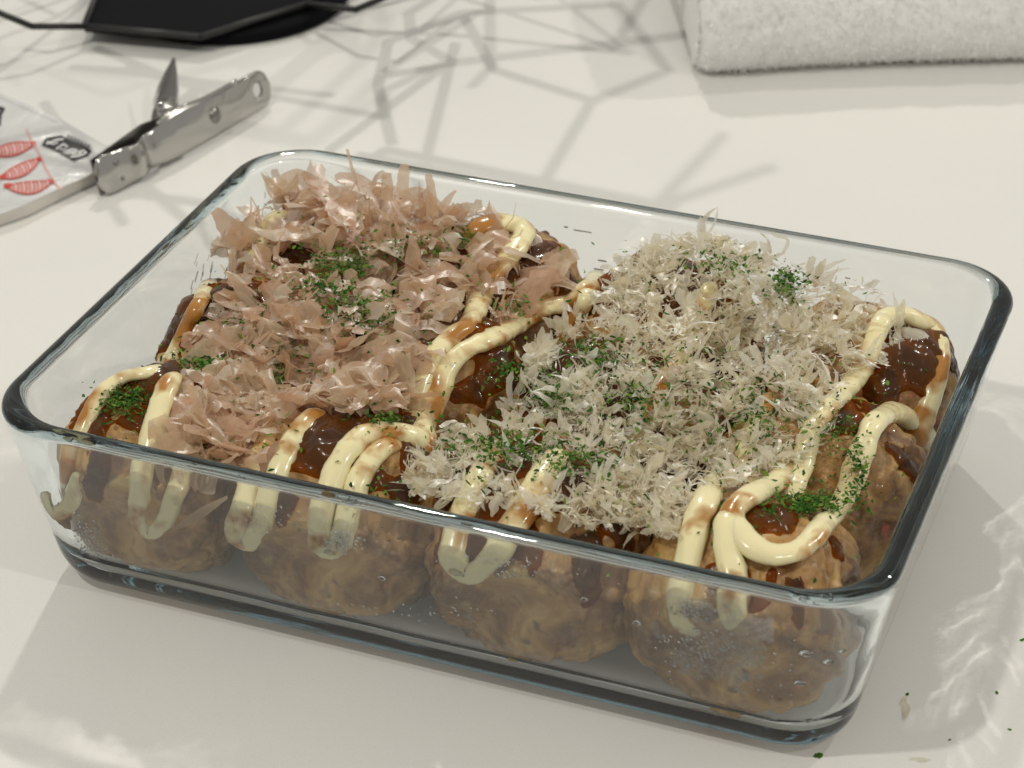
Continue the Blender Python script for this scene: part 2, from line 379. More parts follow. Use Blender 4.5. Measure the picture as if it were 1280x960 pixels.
for k, (cx, cy_, cz, rx, ry, rz, i, j) in enumerate(BALLS):
    th = empty('takoyaki', (cx, cy_, 6.3)); tag(th, LAB[(i, j)], 'takoyaki', 'takoyaki set in the glass dish')
    disp = np.array([ball_noise(d, k+1) for d in IV])
    SQ = np.sign(IV)*np.abs(IV)**.90
    V = SQ*np.array([rx, ry, rz])+IV*disp[:, None]*1.25+np.array([cx, cy_, cz])
    V = clamp_inside(V, .2)
    build('batter', V, IF, M_ball, th)
    # sauce: a poured film with its own thickness
    off = Vector((k*5.1, k*2.7, 9))
    az = {(0, 1): (-.5, -.1), (0, 0): (-.4, .1), (3, 2): (.75, -.25), (2, 1): (-.25, -.3), (3, 0): (.1, -.1), (3, 1): (.2, .5)}.get((i, j), (0, 0))
    up = np.array([az[0], az[1], 1.0]); up /= np.linalg.norm(up)
    mk = np.array([d @ up-.70+.50*mnoise.noise(Vector(d)*2.3+off)+.2*mnoise.noise(Vector(d)*5.1+off) for d in IV])
    for q in range(len(IV)):
        d_ = IV[q]; az_ = math.atan2(d_[1], d_[0]); st = mnoise.noise(Vector((math.cos(az_)*2.6+k*3.3, math.sin(az_)*2.6, k*1.9)))-.16
        if st > 0 and d_[2] < .75: mk[q] += min(.55, st*2.4)*max(0, min(1, (d_[2]+.55)/.5))
    if (i, j) == (3, 1): mk -= .22
    if (i, j) == (3, 2): mk -= .12
    if (i, j) == (3, 0): mk -= .30
    thk = np.clip(mk/.35, -.4, 1)
    S = V+IV*(np.where(thk > 0, 1.5*np.sqrt(np.clip(thk, 0, 1)), thk*3.0))[:, None]-IV*.15
    keep = thk > -.25
    idx = -np.ones(len(IV), int); idx[keep] = np.arange(keep.sum())
    SF = [(idx[a], idx[b], idx[c]) for a, b, c in IF if keep[a] and keep[b] and keep[c]]
    so = build('sauce', clamp_inside(S[keep], .1), SF, M_sauce, th)
    a_ = so.data.attributes.new('thick', 'FLOAT', 'POINT'); a_.data.foreach_set('value', np.clip(thk[keep], 0, 1).astype(np.float32))

# envelope of the food on a 1 mm grid
GX0, GY0, GN, GM = -112, -82, 225, 165
X, Y = np.meshgrid(np.arange(GN)+GX0, np.arange(GM)+GY0, indexing='ij')
H = np.full(X.shape, 5.3)
for (cx, cy_, cz, rx, ry, rz, i, j) in BALLS:
    q = 1-((X-cx)/rx)**2-((Y-cy_)/ry)**2
    H = np.maximum(H, np.where(q > 0, cz+rz*np.sqrt(np.clip(q, 0, 1)), 5.3))
def blur(A, s):
    k = np.exp(-.5*(np.arange(-int(3*s), int(3*s)+1)/s)**2); k /= k.sum(); r = len(k)//2
    for ax in (0, 1):
        A = np.apply_along_axis(lambda m: np.convolve(np.pad(m, r, 'edge'), k, 'valid'), ax, A)
    return A
def dilate(A, r):
    B = A.copy()
    for dx in range(-r, r+1):
        for dy in range(-r, r+1):
            if dx*dx+dy*dy <= r*r: B = np.maximum(B, np.roll(np.roll(A, dx, 0), dy, 1))
    return B
H_mayo = np.maximum(H, blur(dilate(H, 4), 3.0)-2.2)
H_fl = np.maximum(H, blur(dilate(H, 10), 4.5)-1.2)
def hat(G, x, y):
    fx, fy = np.clip(x-GX0, 0, GN-1.001), np.clip(y-GY0, 0, GM-1.001); i, j = int(fx), int(fy); a, b = fx-i, fy-j
    return (G[i, j]*(1-a)+G[i+1, j]*a)*(1-b)+(G[i, j+1]*(1-a)+G[i+1, j+1]*a)*b
def on_food(u, v, G, off=0.0):
    d = ray(u, v); t0 = (95-CAM[2])/d[2]; t1 = (5.0-CAM[2])/d[2]
    for k in range(400):
        p = CAM+d*(t0+(t1-t0)*k/399)
        if p[2] < hat(G, p[0], p[1])+off: return p
    return CAM+d*t1
def gnormal(G, x, y):
    e = 1.5; return Vector((-(hat(G, x+e, y)-hat(G, x-e, y))/(2*e), -(hat(G, x, y+e)-hat(G, x, y-e))/(2*e), 1)).normalized()
def on_front_glass(u, v, back=2.2):
    d = ray(u, v)   # y = -(HY-inset(z)-TH)
    k = DRAFT/HZ-2.0/36; a = -(HY-DRAFT-TH)+back-2.0*14/36
    t = (a-CAM[1]-k*CAM[2]) / (d[1]+k*d[2]); return CAM+d*t

# ------------------------------------------------------------------ mayonnaise
STR = [
 ('mayonnaise line down the left side over dark sauce to the corner of the dish', 's', 2.7,
  [(350, 268), (328, 288), (318, 318), (300, 334), (274, 338), (254, 370), (234, 408), (214, 448), (194, 464), (158, 470), (132, 486), (115, 512), (103, 538), (92, 562)]),
 ('mayonnaise curl pressed on the glass at the front left corner', 'c', 3.4,
  [(70, 606, 'g'), (62, 620, 'g'), (76, 636, 'g'), (96, 622, 'g'), (104, 600, 'g'), (101, 582, 'g')]),
 ('mayonnaise V pressed on the front glass, leftmost of the Vs', 'c', 3.4,
  [(214, 474), (202, 502), (192, 535), (186, 572), (181, 606, 'g'), (180, 638, 'g'), (194, 658, 'g'), (213, 640, 'g'), (224, 612, 'g'), (236, 580)]),
 ('mayonnaise pair of legs with one amber leg, second from the left at the front glass', 'c', 3.5,
  [(352, 520), (334, 550), (322, 590), (308, 630, 'g'), (300, 656, 'g'), (314, 672, 'g'), (330, 650, 'g'), (342, 612), (356, 572), (372, 545), (392, 520)]),
 ('thick pale mayonnaise pair of legs hanging to the front glass left of centre', 'c', 4.1,
  [(520, 548), (490, 540), (462, 541), (440, 556), (420, 586), (409, 622), (405, 655, 'g'), (412, 680, 'g'), (430, 672, 'g'), (440, 634), (448, 600), (464, 572), (484, 556)]),
 ('mayonnaise U hanging to the front glass below the pale shavings', 'c', 3.9,
  [(618, 560), (604, 588), (588, 618), (578, 655), (572, 690, 'g'), (585, 710, 'g'), (608, 700, 'g'), (628, 678), (648, 648), (664, 620), (678, 598), (694, 572)]),
 ('single straight mayonnaise leg in front, left of the big loop', 'c', 3.8,
  [(908, 572), (897, 598), (884, 622), (872, 650), (862, 690), (855, 728), (856, 760, 'g'), (872, 778, 'g'), (888, 768, 'g')]),
 ('big mayonnaise loop in the near right corner running up the right side', 'c', 3.7,
  [(990, 590), (964, 606), (938, 619), (914, 640), (922, 660), (944, 686), (976, 694), (1006, 682), (1030, 654), (1052, 628), (1068, 592), (1080, 555), (1096, 526), (1122, 516), (1150, 536)]),
 ('upright mayonnaise leg dropping straight down from the big loop', 'c', 4.0,
  [(912, 646), (908, 676), (914, 710), (920, 745), (915, 775, 'g')]),
 ('mayonnaise line around the sauce on the back right ball', 's', 3.6,
  [(1146, 538), (1158, 508), (1168, 470), (1172, 436), (1164, 410), (1146, 400), (1126, 392), (1105, 400)]),
 ('sauce streaked mayonnaise line beside the pink flakes, left of the middle pair', 's', 3.3,
  [(600, 284), (628, 278), (656, 288), (642, 314), (618, 342), (600, 372), (588, 402), (560, 424), (540, 448), (528, 478), (518, 515), (530, 545)]),
 ('sauce streaked mayonnaise line right of the middle pair', 's', 3.3,
  [(778, 316), (756, 332), (738, 358), (716, 378), (684, 384), (650, 404), (612, 424), (580, 438), (558, 458), (548, 490), (530, 528)]),
 ('short mayonnaise line forking from the middle pair towards the back wall', 'c', 3.0,
  [(752, 334), (738, 362), (726, 388), (712, 408)]),
 ('mayonnaise line showing through the pale shavings near the back', 's', 3.2,
  [(886, 360), (872, 398), (856, 434), (838, 468), (812, 500), (800, 540)]),
 ('mayonnaise line among pale shavings towards the right side', 'c', 3.2,
  [(1104, 398), (1090, 432), (1074, 468), (1040, 505), (1014, 540), (1004, 578), (992, 610)]),
 ('stubby mayonnaise line poking out of the pale shavings above the near right loop', 'c', 3.2,
  [(960, 500), (940, 540), (930, 575), (944, 600)]),
]
MAYO_PX = []
for (lab, kind, r, pts) in STR:
    P = []
    for q in pts:
        P.append(on_front_glass(q[0], q[1], r*.58) if len(q) == 3 else on_food(q[0], q[1], H_mayo, r*.45+(1.8 if 'pale shavings' in lab and 'U hanging' not in lab else 2.2 if 'middle pair' in lab else .9)))
    for e0, e1, fl in ((0, 1, 0), (-1, -2, 1)):
        if len(pts[e0]) == 2:
            x_ = P[e0]+(P[e0]-P[e1])*min(1, 5/np.linalg.norm(P[e0]-P[e1]))+np.array([0, 0, -3.6]); P = P+[x_] if fl else [x_]+P
    C_ = catmull(P, 1.3)
    for _ in range(2): C_[1:-1] = (C_[:-2]+2*C_[1:-1]+C_[2:])/4
    r *= (.70 if 'thick pale' in lab else .76) if kind == 'c' else (.86 if 'middle pair' in lab else .80); n = len(C_); ss = np.arange(n)
    R = r*(1+.24*np.array([mnoise.noise(Vector((i*.10, r*9, 0))) for i in ss])+.05*np.array([mnoise.noise(Vector((i*.5, r*5, 2))) for i in ss]))
    e = np.minimum(ss, n-1-ss); R = R*np.sqrt(np.clip((e+.35)/4.5, .05, 1))
    V, F = tube(C_, R, 16); CC = np.repeat(C_, 16, 0); nb_ = np.array([.15*mnoise.noise(Vector(p_)*.30) for p_ in V]); V = CC+(V-CC)*np.array([1.12, 1.12, .70])*(1+nb_)[:, None]; V = clamp_inside(V, -.02)
    o = build('mayonnaise_strand', V, F, M_mayo if kind == 'c' else M_mayo_s, origin=tuple(C_[n//2]))
    tag(o, lab, 'mayonnaise', 'mayonnaise strands piped over the takoyaki')
    MAYO_PX.append(proj(C_))
MAYO_ALL = np.concatenate(MAYO_PX)

# ------------------------------------------------------------------ bonito
def in_poly(u, v, P):
    c = False; j = len(P)-1
    for i in range(len(P)):
        if (P[i][1] > v) != (P[j][1] > v) and u < (P[j][0]-P[i][0])*(v-P[i][1])/(P[j][1]-P[i][1])+P[i][0]: c = not c
        j = i
    return c
def strip(L, W, bend, twist, taper0, taper1, jag, nl=6, nw=3, wave=.0):
    """thin curled shaving, two-sided sheet of real size (mm), centred at its middle"""
    V = []; F = []; x = z = 0.0; ang = -bend/2; P = []
    for i in range(nl+1):
        P.append((x, z, ang)); ang += bend/nl; x += L/nl*math.cos(ang); z += L/nl*math.sin(ang)
    mx = sum(p[0] for p in P)/len(P); mz = sum(p[1] for p in P)/len(P)
    for i in range(nl+1):
        s = i/nl; w = W*(taper0+(1-taper0)*min(1, s*3.0))*(taper1+(1-taper1)*min(1, (1-s)*3.0))
        tw = twist*(s-.5); nx, nz = -math.sin(P[i][2]), math.cos(P[i][2])
        for k in range(nw+1):
            q = k/nw-.5; edge = abs(q) > .45
            yy = q*w*(1+(rng.uniform(-jag, jag) if edge else 0)); jx = rng.uniform(-jag, jag)*L/nl*.6 if (i in (0, nl)) else 0
            h = yy*math.sin(tw)+wave*math.sin(s*9+q*5)*W*.12
            V.append((P[i][0]-mx+jx+nx*h, yy*math.cos(tw), P[i][1]-mz+nz*h))
    for i in range(nl):
        for k in range(nw):
            a = i*(nw+1)+k; F.append((a, a+1, a+nw+2, a+nw+1))
    return np.array(V), F
def sheet(L, W, bend, cup, wave, jag, tips, nl=9, nw=5, kvar=.8):
    """a broad thin shaving: curled along its length, cupped and wavy across, torn edges"""
    sd = rng.uniform(0, 99); ang = -bend/2; x = z = 0.0; P = []
    for i in range(nl+1):
        s_ = i/nl; P.append((x, z, ang)); k_ = bend*(1+kvar*math.sin(s_*5+sd))+.9*kvar*mnoise.noise(Vector((s_*3, sd, 0))); ang += k_/nl
        x += L/nl*math.cos(ang); z += L/nl*math.sin(ang)
    mx = sum(p[0] for p in P)/len(P); mz = sum(p[1] for p in P)/len(P); V = []; F = []
    sk = rng.uniform(-.5, .5)
    for i in range(nl+1):
        s_ = i/nl; w = W*(.8+.45*mnoise.noise(Vector((s_*2.2, sd, 3))))*min(1, tips[0]+s_*3.2)*min(1, tips[1]+(1-s_)*3.2); yc = W*.35*mnoise.noise(Vector((s_*1.6, sd, 8)))
        nx, nz = -math.sin(P[i][2]), math.cos(P[i][2])
        for k in range(nw+1):
            q = k/nw-.5; e = 1.0
            if k in (0, nw): e = 1+jag*mnoise.noise(Vector((s_*11, sd+k, 0)))+.5*jag*rng.uniform(-1, 1)
            yy = q*w*e+yc; h = cup*W*(q*q*4-.3)+wave*W*mnoise.noise(Vector((s_*3.2, q*3.0+sd, 5)))
            sx = sk*yy+(L*.10*mnoise.noise(Vector((q*9, sd, 1))) if i in (0, nl) else 0)
            V.append((P[i][0]-mx+nx*h+sx*math.cos(P[i][2]), yy, P[i][1]-mz+nz*h+sx*math.sin(P[i][2])))
    for i in range(nl):
        for k in range(nw): a_ = i*(nw+1)+k; F.append((a_, a_+1, a_+nw+2, a_+nw+1))
    return np.array(V), F
def tatter(L, W=None):
    """torn pale shaving: one thin sheet whose far half is split into curling fringes"""
    W = W or rng.uniform(2.0, 4.4); nb = rng.choice((3, 4, 5)); sd = rng.uniform(0, 99); nl = 8; bend = rng.uniform(-1.5, 1.5); cup = rng.uniform(-.3, .3)
    split = rng.uniform(.15, .5); V = []; F = []; dv = [(rng.uniform(-.28, .28)*L, rng.uniform(-.35, .45)*L, rng.uniform(.6, 1.1)) for _ in range(nb)]
    for k in range(nb):
        base = len(V); ang = -bend/2; x = z = 0.0
        for i in range(nl+1):
            s_ = i/nl*dv[k][2]; g = max(0, s_-split); g = g*g*1.6; wk = 1-.9*max(0, (s_-split)/(1-split+.15))
            for e in (0, 1):
                q = (k+.5+(e-.5)*max(.12, min(1, wk)))/nb-.5; yy = q*W*(.45+.55*min(1, s_*3+.2))+dv[k][0]*g
                V.append((x, yy, z+cup*W*q*q*4+dv[k][1]*g+.25*W*mnoise.noise(Vector((s_*4, q*3, sd)))))
            ang += bend/nl*(1+.6*math.sin(s_*6+sd)); x += L/nl*math.cos(ang)*dv[k][2]; z += L/nl*math.sin(ang)*dv[k][2]
        for i in range(nl): a_ = base+2*i; F.append((a_, a_+1, a_+3, a_+2))
    V = np.array(V); V -= V.mean(0); return V, F
def tuft(L):
    """fluffy bundle: several thin curling blades fanning up out of one root"""
    b = MB()
    for k in range(rng.choice((4, 5, 6, 7))):
        V, F = strip(L*rng.uniform(.5, 1.05), rng.uniform(.6, 2.6), rng.uniform(-2.0, 2.0), rng.uniform(-1.6, 1.6), rng.uniform(.35, .8), rng.uniform(.05, .3), .3, 8, 2, rng.uniform(-.8, .8))
        V = V-V[0]; el = rng.uniform(.05, 1.1); a_ = rng.uniform(0, 6.283)*.35+k*.9; ce, se, ca_, sa_ = math.cos(el), math.sin(el), math.cos(a_), math.sin(a_)
        x_, z_ = V[:, 0]*ce-V[:, 2]*se, V[:, 0]*se+V[:, 2]*ce; b.add(np.stack([x_*ca_-V[:, 1]*sa_, x_*sa_+V[:, 1]*ca_, z_], -1), F)
    V = np.concatenate(b.V); V -= np.array([V[:, 0].mean(), V[:, 1].mean(), V[:, 2].mean()*.7]); return V, b.F
PINK_PROTO = []
for k in range(40):
    W = rng.uniform(3.5, 8.5); L = rng.uniform(8, 17)
    PINK_PROTO.append(sheet(L, W, rng.uniform(-1.8, 1.8), rng.uniform(-.22, .22), rng.uniform(.1, .32), rng.choice((.12, .25, .5)), (rng.uniform(.1, 1), rng.uniform(.1, 1))))
for k in range(8): PINK_PROTO.append(tatter(rng.uniform(9, 14), rng.uniform(4, 7)))
PALE_PROTO = [tatter(rng.uniform(6, 11)) for _ in range(22)]+[tuft(rng.uniform(6, 11)) for _ in range(26)]
for k in range(20): PALE_PROTO.append(sheet(rng.uniform(5, 9), rng.uniform(2.2, 5), rng.uniform(-2, 2), rng.uniform(-.3, .3), rng.uniform(.2, .5), .6, (rng.uniform(.1, .8), rng.uniform(.1, .8)), 8, 4))
FINE_PROTO = [strip(rng.uniform(2.0, 5.5), rng.uniform(.25, .9), rng.uniform(-1.8, 1.8), rng.uniform(-1.5, 1.5), .6, .1, .3, 4, 1) for _ in range(20)]

PINK_POLY = [(285, 262), (365, 232), (480, 222), (570, 238), (620, 285), (695, 318), (712, 345), (660, 385), (610, 405), (560, 440), (525, 480), (490, 515), (430, 505), (385, 530),
             (335, 545), (300, 592), (232, 588), (205, 560), (222, 505), (205, 490), (222, 460), (248, 415), (292, 390), (300, 350), (280, 320)]
PALE_POLY = [(765, 335), (800, 305), (850, 290), (930, 302), (1000, 330), (1065, 330), (1105, 372), (1138, 412), (1120, 440), (1065, 490), (1020, 560), (1000, 605), (940, 600), (890, 615),
             (840, 672), (770, 655), (700, 650), (640, 632), (570, 632), (520, 615), (505, 575), (560, 535), (625, 540), (645, 500), (662, 450), (700, 410), (745, 365)]
def sample(poly, avoid, keepp):
    us = [p[0] for p in poly]; vs = [p[1] for p in poly]
    while True:
        u, v = rng.uniform(min(us), max(us)), rng.uniform(min(vs), max(vs))
        if not in_poly(u, v, poly): continue
        dd = np.min(np.hypot(MAYO_ALL[:, 0]-u, MAYO_ALL[:, 1]-v))
        if dd < avoid and rng.random() > keepp: continue
        if mnoise.noise(Vector((u*.022, v*.03, 4.4)))+.5*mnoise.noise(Vector((u*.06, v*.08, 1))) < -.22 and rng.random() < .72: continue
        return u, v
def mound(u, v):
    g = lambda a, b, s, h: h*math.exp(-((u-a)**2+(v-b)**2)/(2*s*s))
    return g(455, 270, 95, 10)+g(440, 480, 60, 5)+g(860, 330, 80, 11)+g(1000, 470, 70, 6)+g(650, 590, 80, 3)+g(780, 560, 80, 4)+g(975, 350, 45, 9)
def place(u, v, layer, tilt):
    p = on_food(u, v, H_fl, mound(u, v)*layer+.4)
    p[0] = max(-97, min(99, p[0])); p[1] = max(-66, min(66, p[1])); p[2] += .2+2.2*mnoise.noise(Vector((p[0]*.11, p[1]*.11, 6)))
    nrm = gnormal(H_fl, p[0], p[1]); nrm = (nrm+Vector((rng.gauss(0, tilt), rng.gauss(0, tilt), abs(rng.gauss(0, .15))))).normalized()
    q = nrm.to_track_quat('Z', 'X') @ Matrix.Rotation(rng.uniform(0, 6.283), 3, 'Z').to_quaternion()
    return p, q
def scatter(kind, poly, protos, count, top, mat_, name, label, cat, group, avoid, keepp, tilt, smin, smax, stuff_name, stuff_label):
    meshes = [make_mesh(name, V, F, mat_) for V, F in protos]
    items = []
    for k in range(count):
        u, v = sample(poly, avoid, keepp); layer = rng.random()**.6
        p, q = place(u, v, layer, tilt); s = rng.uniform(smin, smax)
        items.append((layer*s, p, q, s, rng.randrange(len(protos))))
    items.sort(key=lambda a: -a[0])
    for (_, p, q, s, i) in items[:top]:
        o = bpy.data.objects.new(name, meshes[i]); col.objects.link(o)
        o.location = Vector(p)*MM; o.rotation_mode = 'QUATERNION'; o.rotation_quaternion = q; o.scale = (s, s, s)
        tag(o, label, cat, group)
    b = MB()
    for (_, p, q, s, i) in items[top:]:
        V, F = protos[i]; R = np.array(q.to_matrix()); b.add(V*s @ R.T+np.array(p), F)
    if b.n:
        o = b.build(stuff_name, mat_); tag(o, stuff_label, cat, None, 'stuff')
    return meshes
pm = scatter('pink', PINK_POLY, PINK_PROTO, 540, 300, M_pink, 'bonito_flake', 'broad pinkish bonito flake in the heap over the left half of the dish', 'bonito flake',
        'broad pink bonito flakes over the left half', 15, .12, .62, .75, 1.45, 'bonito_flake_layer', 'pink bonito flakes packed underneath the upper pink flakes')
sm = scatter('pale', PALE_POLY, PALE_PROTO, 880, 300, M_pale, 'bonito_shaving', 'narrow pale bonito shaving in the heap over the right half of the dish', 'bonito shaving',
        'pale bonito shavings over the right half', 10, .36, .85, .5, 1.2, 'bonito_shaving_layer', 'pale bonito shavings packed underneath the upper pale shavings')
# fine dust of shavings in both heaps
b = MB(); b2 = MB()
for k in range(3800):
    pale = k % 6 != 0
    u, v = sample(PALE_POLY if pale else PINK_POLY, 8, .5); p, q = place(u, v, rng.random()**.5*1.1, .9)
    V, F = FINE_PROTO[k % len(FINE_PROTO)]; s = rng.uniform(.6, 1.2); (b if pale else b2).add(V*s @ np.array(q.to_matrix()).T+np.array(p), F)
tag(b.build('bonito_crumbs', M_pale), 'fine pale bonito crumbs all through the pale shavings', 'bonito crumbs', None, 'stuff')
tag(b2.build('bonito_crumbs', M_pink), 'fine pinkish bonito crumbs all through the pink flakes', 'bonito crumbs', None, 'stuff')
# single flakes that stand apart
def lone(name, uv, z, L, W, rot, mat_, label, bend=.5, twist=.2, t0=.6, t1=.2, cat='bonito flake', group=None, nw=3):
    """rot: Euler of the flake, z: height of its middle"""
    p = at(uv[0], uv[1], z); V, F = strip(L, W, bend, twist, t0, t1, .2, 9, nw)
    o = bpy.data.objects.new(name, make_mesh(name, V, F, mat_)); col.objects.link(o); o.location = Vector(p)*MM; o.rotation_euler = rot
    return tag(o, label, cat, group)
R_ = math.radians
def blade(name, pts, y0, mat_, label, cat, w):
    """upright flake through photo points, standing in the upright plane y = y0 (slightly turned), thin strip of width w (list)"""
    P = []
    for u, v in pts:
        d = ray(u, v); n_ = np.array([-.25, 1, 0]); o_ = np.array([0, y0, 0]); t = ((o_-CAM) @ n_)/(d @ n_); P.append(CAM+d*t)
    C_ = catmull(P, .8); m_ = len(C_); V = []; F = []; sd = rng.uniform(0, 50)
    for i in range(m_):
        t_ = C_[min(i+1, m_-1)]-C_[max(i-1, 0)]; t_ /= np.linalg.norm(t_); sd_ = np.cross(t_, np.array([.25, -1, 0])); sd_ /= np.linalg.norm(sd_)
        ww = np.interp(i/(m_-1), np.linspace(0, 1, len(w)), w)/2
        for q in (-1, -.3, .3, 1):
            V.append(C_[i]+sd_*ww*(q+(.25*mnoise.noise(Vector((i*.5, q*3, sd))) if abs(q) == 1 else 0))+np.array([.2, -1, 0])*(.5*mnoise.noise(Vector((i*.25, q, sd)))+.25*ww*q*q))
    for i in range(m_-1):
        for k in range(3): F.append((i*4+k, i*4+k+1, i*4+k+5, i*4+k+4))
    return tag(build(name, V, F, mat_, origin=tuple(C_[m_//2])), label, cat)
blade('bonito_flake', [(312, 302), (290, 284), (268, 262)], 38, M_pink, 'large pointed bonito flake leaning out at the back left over the glass wall', 'bonito flake', [7, 8, 7, 5, 2.5])
blade('bonito_flake', [(450, 240), (444, 222), (439, 205), (434, 186)], 52, M_pink, 'hair thin bonito splinter standing upright at the back above the pink heap', 'bonito flake', [.5, .8, 1.1, .9, .7])
blade('bonito_flake', [(446, 226), (437, 242)], 52, M_pink, 'fine side splinter crossing the foot of the upright hair thin splinter', 'bonito flake', [.6, .4])
blade('bonito_flake', [(541, 270), (540, 245), (536, 218)], 52, M_pink, 'upright narrow pink flake at the right end of the pink heap by the back wall', 'bonito flake', [3.4, 3, 2.4, 1.8])
blade('bonito_flake', [(484, 250), (485, 232), (483, 216)], 52, M_pink, 'upright blunt pink flake behind the middle of the pink heap', 'bonito flake', [3.2, 3.2, 2.6])
blade('bonito_flake', [(505, 246), (504, 226), (507, 205)], 53, M_pink, 'pale upright flake standing tallest right of the middle of the pink heap', 'bonito flake', [2.6, 3.6, 3.2, 2.2])
blade('bonito_flake', [(550, 262), (562, 246), (570, 238)], 52, M_pink, 'curved slender flake tip at the far right end of the pink heap', 'bonito flake', [2.6, 2, .6])
blade('bonito_flake', [(692, 336), (706, 322), (722, 316)], 36, M_pink, 'pink flake jutting out beside the short mayonnaise fork at the back', 'bonito flake', [6, 5, 3.2])
blade('bonito_flake', [(302, 372), (294, 345), (290, 312)], 20, M_pink, 'thin brown splinter standing over the dark sauce at the left', 'bonito flake', [.8, 1.0, .7, .4])
blade('bonito_shaving', [(978, 318), (985, 300), (968, 294), (965, 290)], 46, M_pale, 'wiry pale shaving reaching up beside the seaweed at the back right', 'bonito shaving', [.8, 1, .8, .5])
for (c_, lab_) in (((1030, 338), 'forked pale shaving pointing up at the back right end of the heap'),):
    V, F = tatter(12, 4.5); p_ = at(c_[0], c_[1], 52); o = bpy.data.objects.new('bonito_shaving', make_mesh('bonito_shaving', V, F, M_pale)); col.objects.link(o); o.location = Vector(p_)*MM; o.rotation_euler = (R_(30), R_(-30), R_(20)); tag(o, lab_, 'bonito shaving')
p0 = on_front_glass(258, 632, 1.2); q0 = on_front_glass(225, 652, 1.2); r0 = on_front_glass(290, 612, 1.2)
V = []; F = []
for i in range(9):
    s = i/8; c0 = np.array(q0)*(1-s)**2+2*np.array(p0)*s*(1-s)+np.array(r0)*s*s; w = .5+2.0*math.sin(math.pi*min(1, s*1.05))*.55
    V += [c0+np.array([0, .1, w]), c0-np.array([0, -.1, w])]
for i in range(8): F.append((2*i, 2*i+1, 2*i+3, 2*i+2))
tag(build('bonito_flake', V, F, M_pink, origin=tuple(p0)), 'narrow flake stuck to the inside of the front glass beside the leftmost mayonnaise V', 'bonito flake')

# ------------------------------------------------------------------ dried seaweed
CL = [(430, 328, 38, 20, 150), (452, 385, 36, 22, 190), (395, 358, 28, 14, 70), (250, 450, 30, 16, 130), (160, 498, 30, 18, 170), (308, 410, 24, 12, 70), (350, 460, 10, 24, 70),
      (520, 312, 60, 20, 70), (575, 298, 18, 12, 50), (640, 556, 55, 20, 120), (722, 575, 45, 20, 90), (690, 490, 35, 24, 110), (740, 446, 34, 20, 100), (795, 495, 28, 22, 60),
      (985, 352, 22, 20, 110), (905, 326, 50, 20, 70), (1012, 628, 38, 13, 190), (1072, 590, 14, 45, 60), (950, 525, 22, 36, 70), (482, 524, 20, 10, 50), (870, 500, 130, 100, 190),
      (640, 462, 22, 16, 50), (640, 380, 20, 16, 30), (340, 400, 100, 80, 120), (265, 560, 50, 25, 30), (930, 640, 60, 40, 40), (480, 620, 40, 30, 20), (1040, 540, 40, 40, 60), (450, 400, 170, 130, 120), (820, 480, 190, 140, 130), (600, 560, 60, 40, 60)]
b = MB()
for (cu, cv, su, sv, n_) in CL:
    for k in range(int(n_*2.6)):
        w_ = 1.7 if rng.random() < .3 else 1.0; u, v = rng.gauss(cu, su*.52*w_), rng.gauss(cv, sv*.52*w_)
        p = on_food(u, v, H_fl, mound(u, v)*1.0+.8+rng.uniform(-1.0, 1.2))
        if abs(p[0]) > 103 or abs(p[1]) > 72: continue
        V, F = strip(rng.uniform(.5, 1.8), rng.uniform(.35, .95), rng.uniform(-1, 1), rng.uniform(-1, 1), .5, .4, .4, 2, 1)
        q = Vector((rng.gauss(0, .6), rng.gauss(0, .6), 1)).normalized().to_track_quat('Z', 'X') @ Matrix.Rotation(rng.uniform(0, 6.28), 3, 'Z').to_quaternion()
        b.add(V @ np.array(q.to_matrix()).T+p, F)
tag(b.build('dried_seaweed', M_green), 'dark green dried seaweed flecks sprinkled in patches over the topping', 'dried seaweed', None, 'stuff')

# ------------------------------------------------------------------ mist drops and smears on the glass
b = MB(); DV, DF = icosphere(1)
for (cu, cv, su, sv, n_) in ((112, 668, 18, 20, 110), (132, 700, 18, 10, 60), (432, 668, 17, 14, 120), (868, 752, 26, 14, 110), (880, 800, 45, 30, 120), (590, 640, 40, 8, 40), (330, 640, 40, 14, 40),
                             (640, 700, 40, 16, 60), (500, 760, 120, 12, 60), (1060, 830, 25, 40, 50), (760, 700, 150, 12, 50), (1000, 840, 30, 50, 40)):
    for k in range(n_):
        p = on_front_glass(rng.gauss(cu, su*.6), rng.gauss(cv, sv*.6), .05)
        if not (12 < p[2] < 44) or abs(p[0]) > xin(p[2])-10: continue
        r = rng.uniform(.14, .42); b.add(DV*np.array([r, r*.5, r*1.1])+p, DF)
for (u, v, r) in ((574, 706, 1.5), (482, 715, .9), (1008, 808, 1.3), (1034, 822, 1.2), (1052, 812, .9), (1000, 846, 1.1), (418, 682, 1.2), (800, 770, .9), (735, 740, .8)):
    p = on_front_glass(u, v, .1); b.add(DV*np.array([r*1.25, r*.45, r*.8])+p, DF)
V = []; F = []; NX, NZ = 240, 54
def mist_at(x, z):
    q = proj((x, -(yin(z)), z)); m_ = 0
    for (cu, cv, su, sv, w_) in ((905, 800, 62, 52, 1.0), (1030, 820, 30, 45, .5), (430, 668, 22, 22, .8), (118, 672, 22, 24, .9), (870, 752, 26, 16, .9), (650, 640, 60, 16, .5), (760, 690, 60, 14, .4), (330, 648, 26, 18, .45), (600, 770, 60, 14, .35), (250, 745, 90, 12, .6), (480, 802, 90, 10, .5)):
        m_ = max(m_, w_*.93*math.exp(-((q[0]-cu)/su)**2-((q[1]-cv)/sv)**2))
    return m_-.42-.38*mnoise.noise(Vector((x*.16, z*.16, 3)))-.25*mnoise.noise(Vector((x*.5, z*.5, 7)))
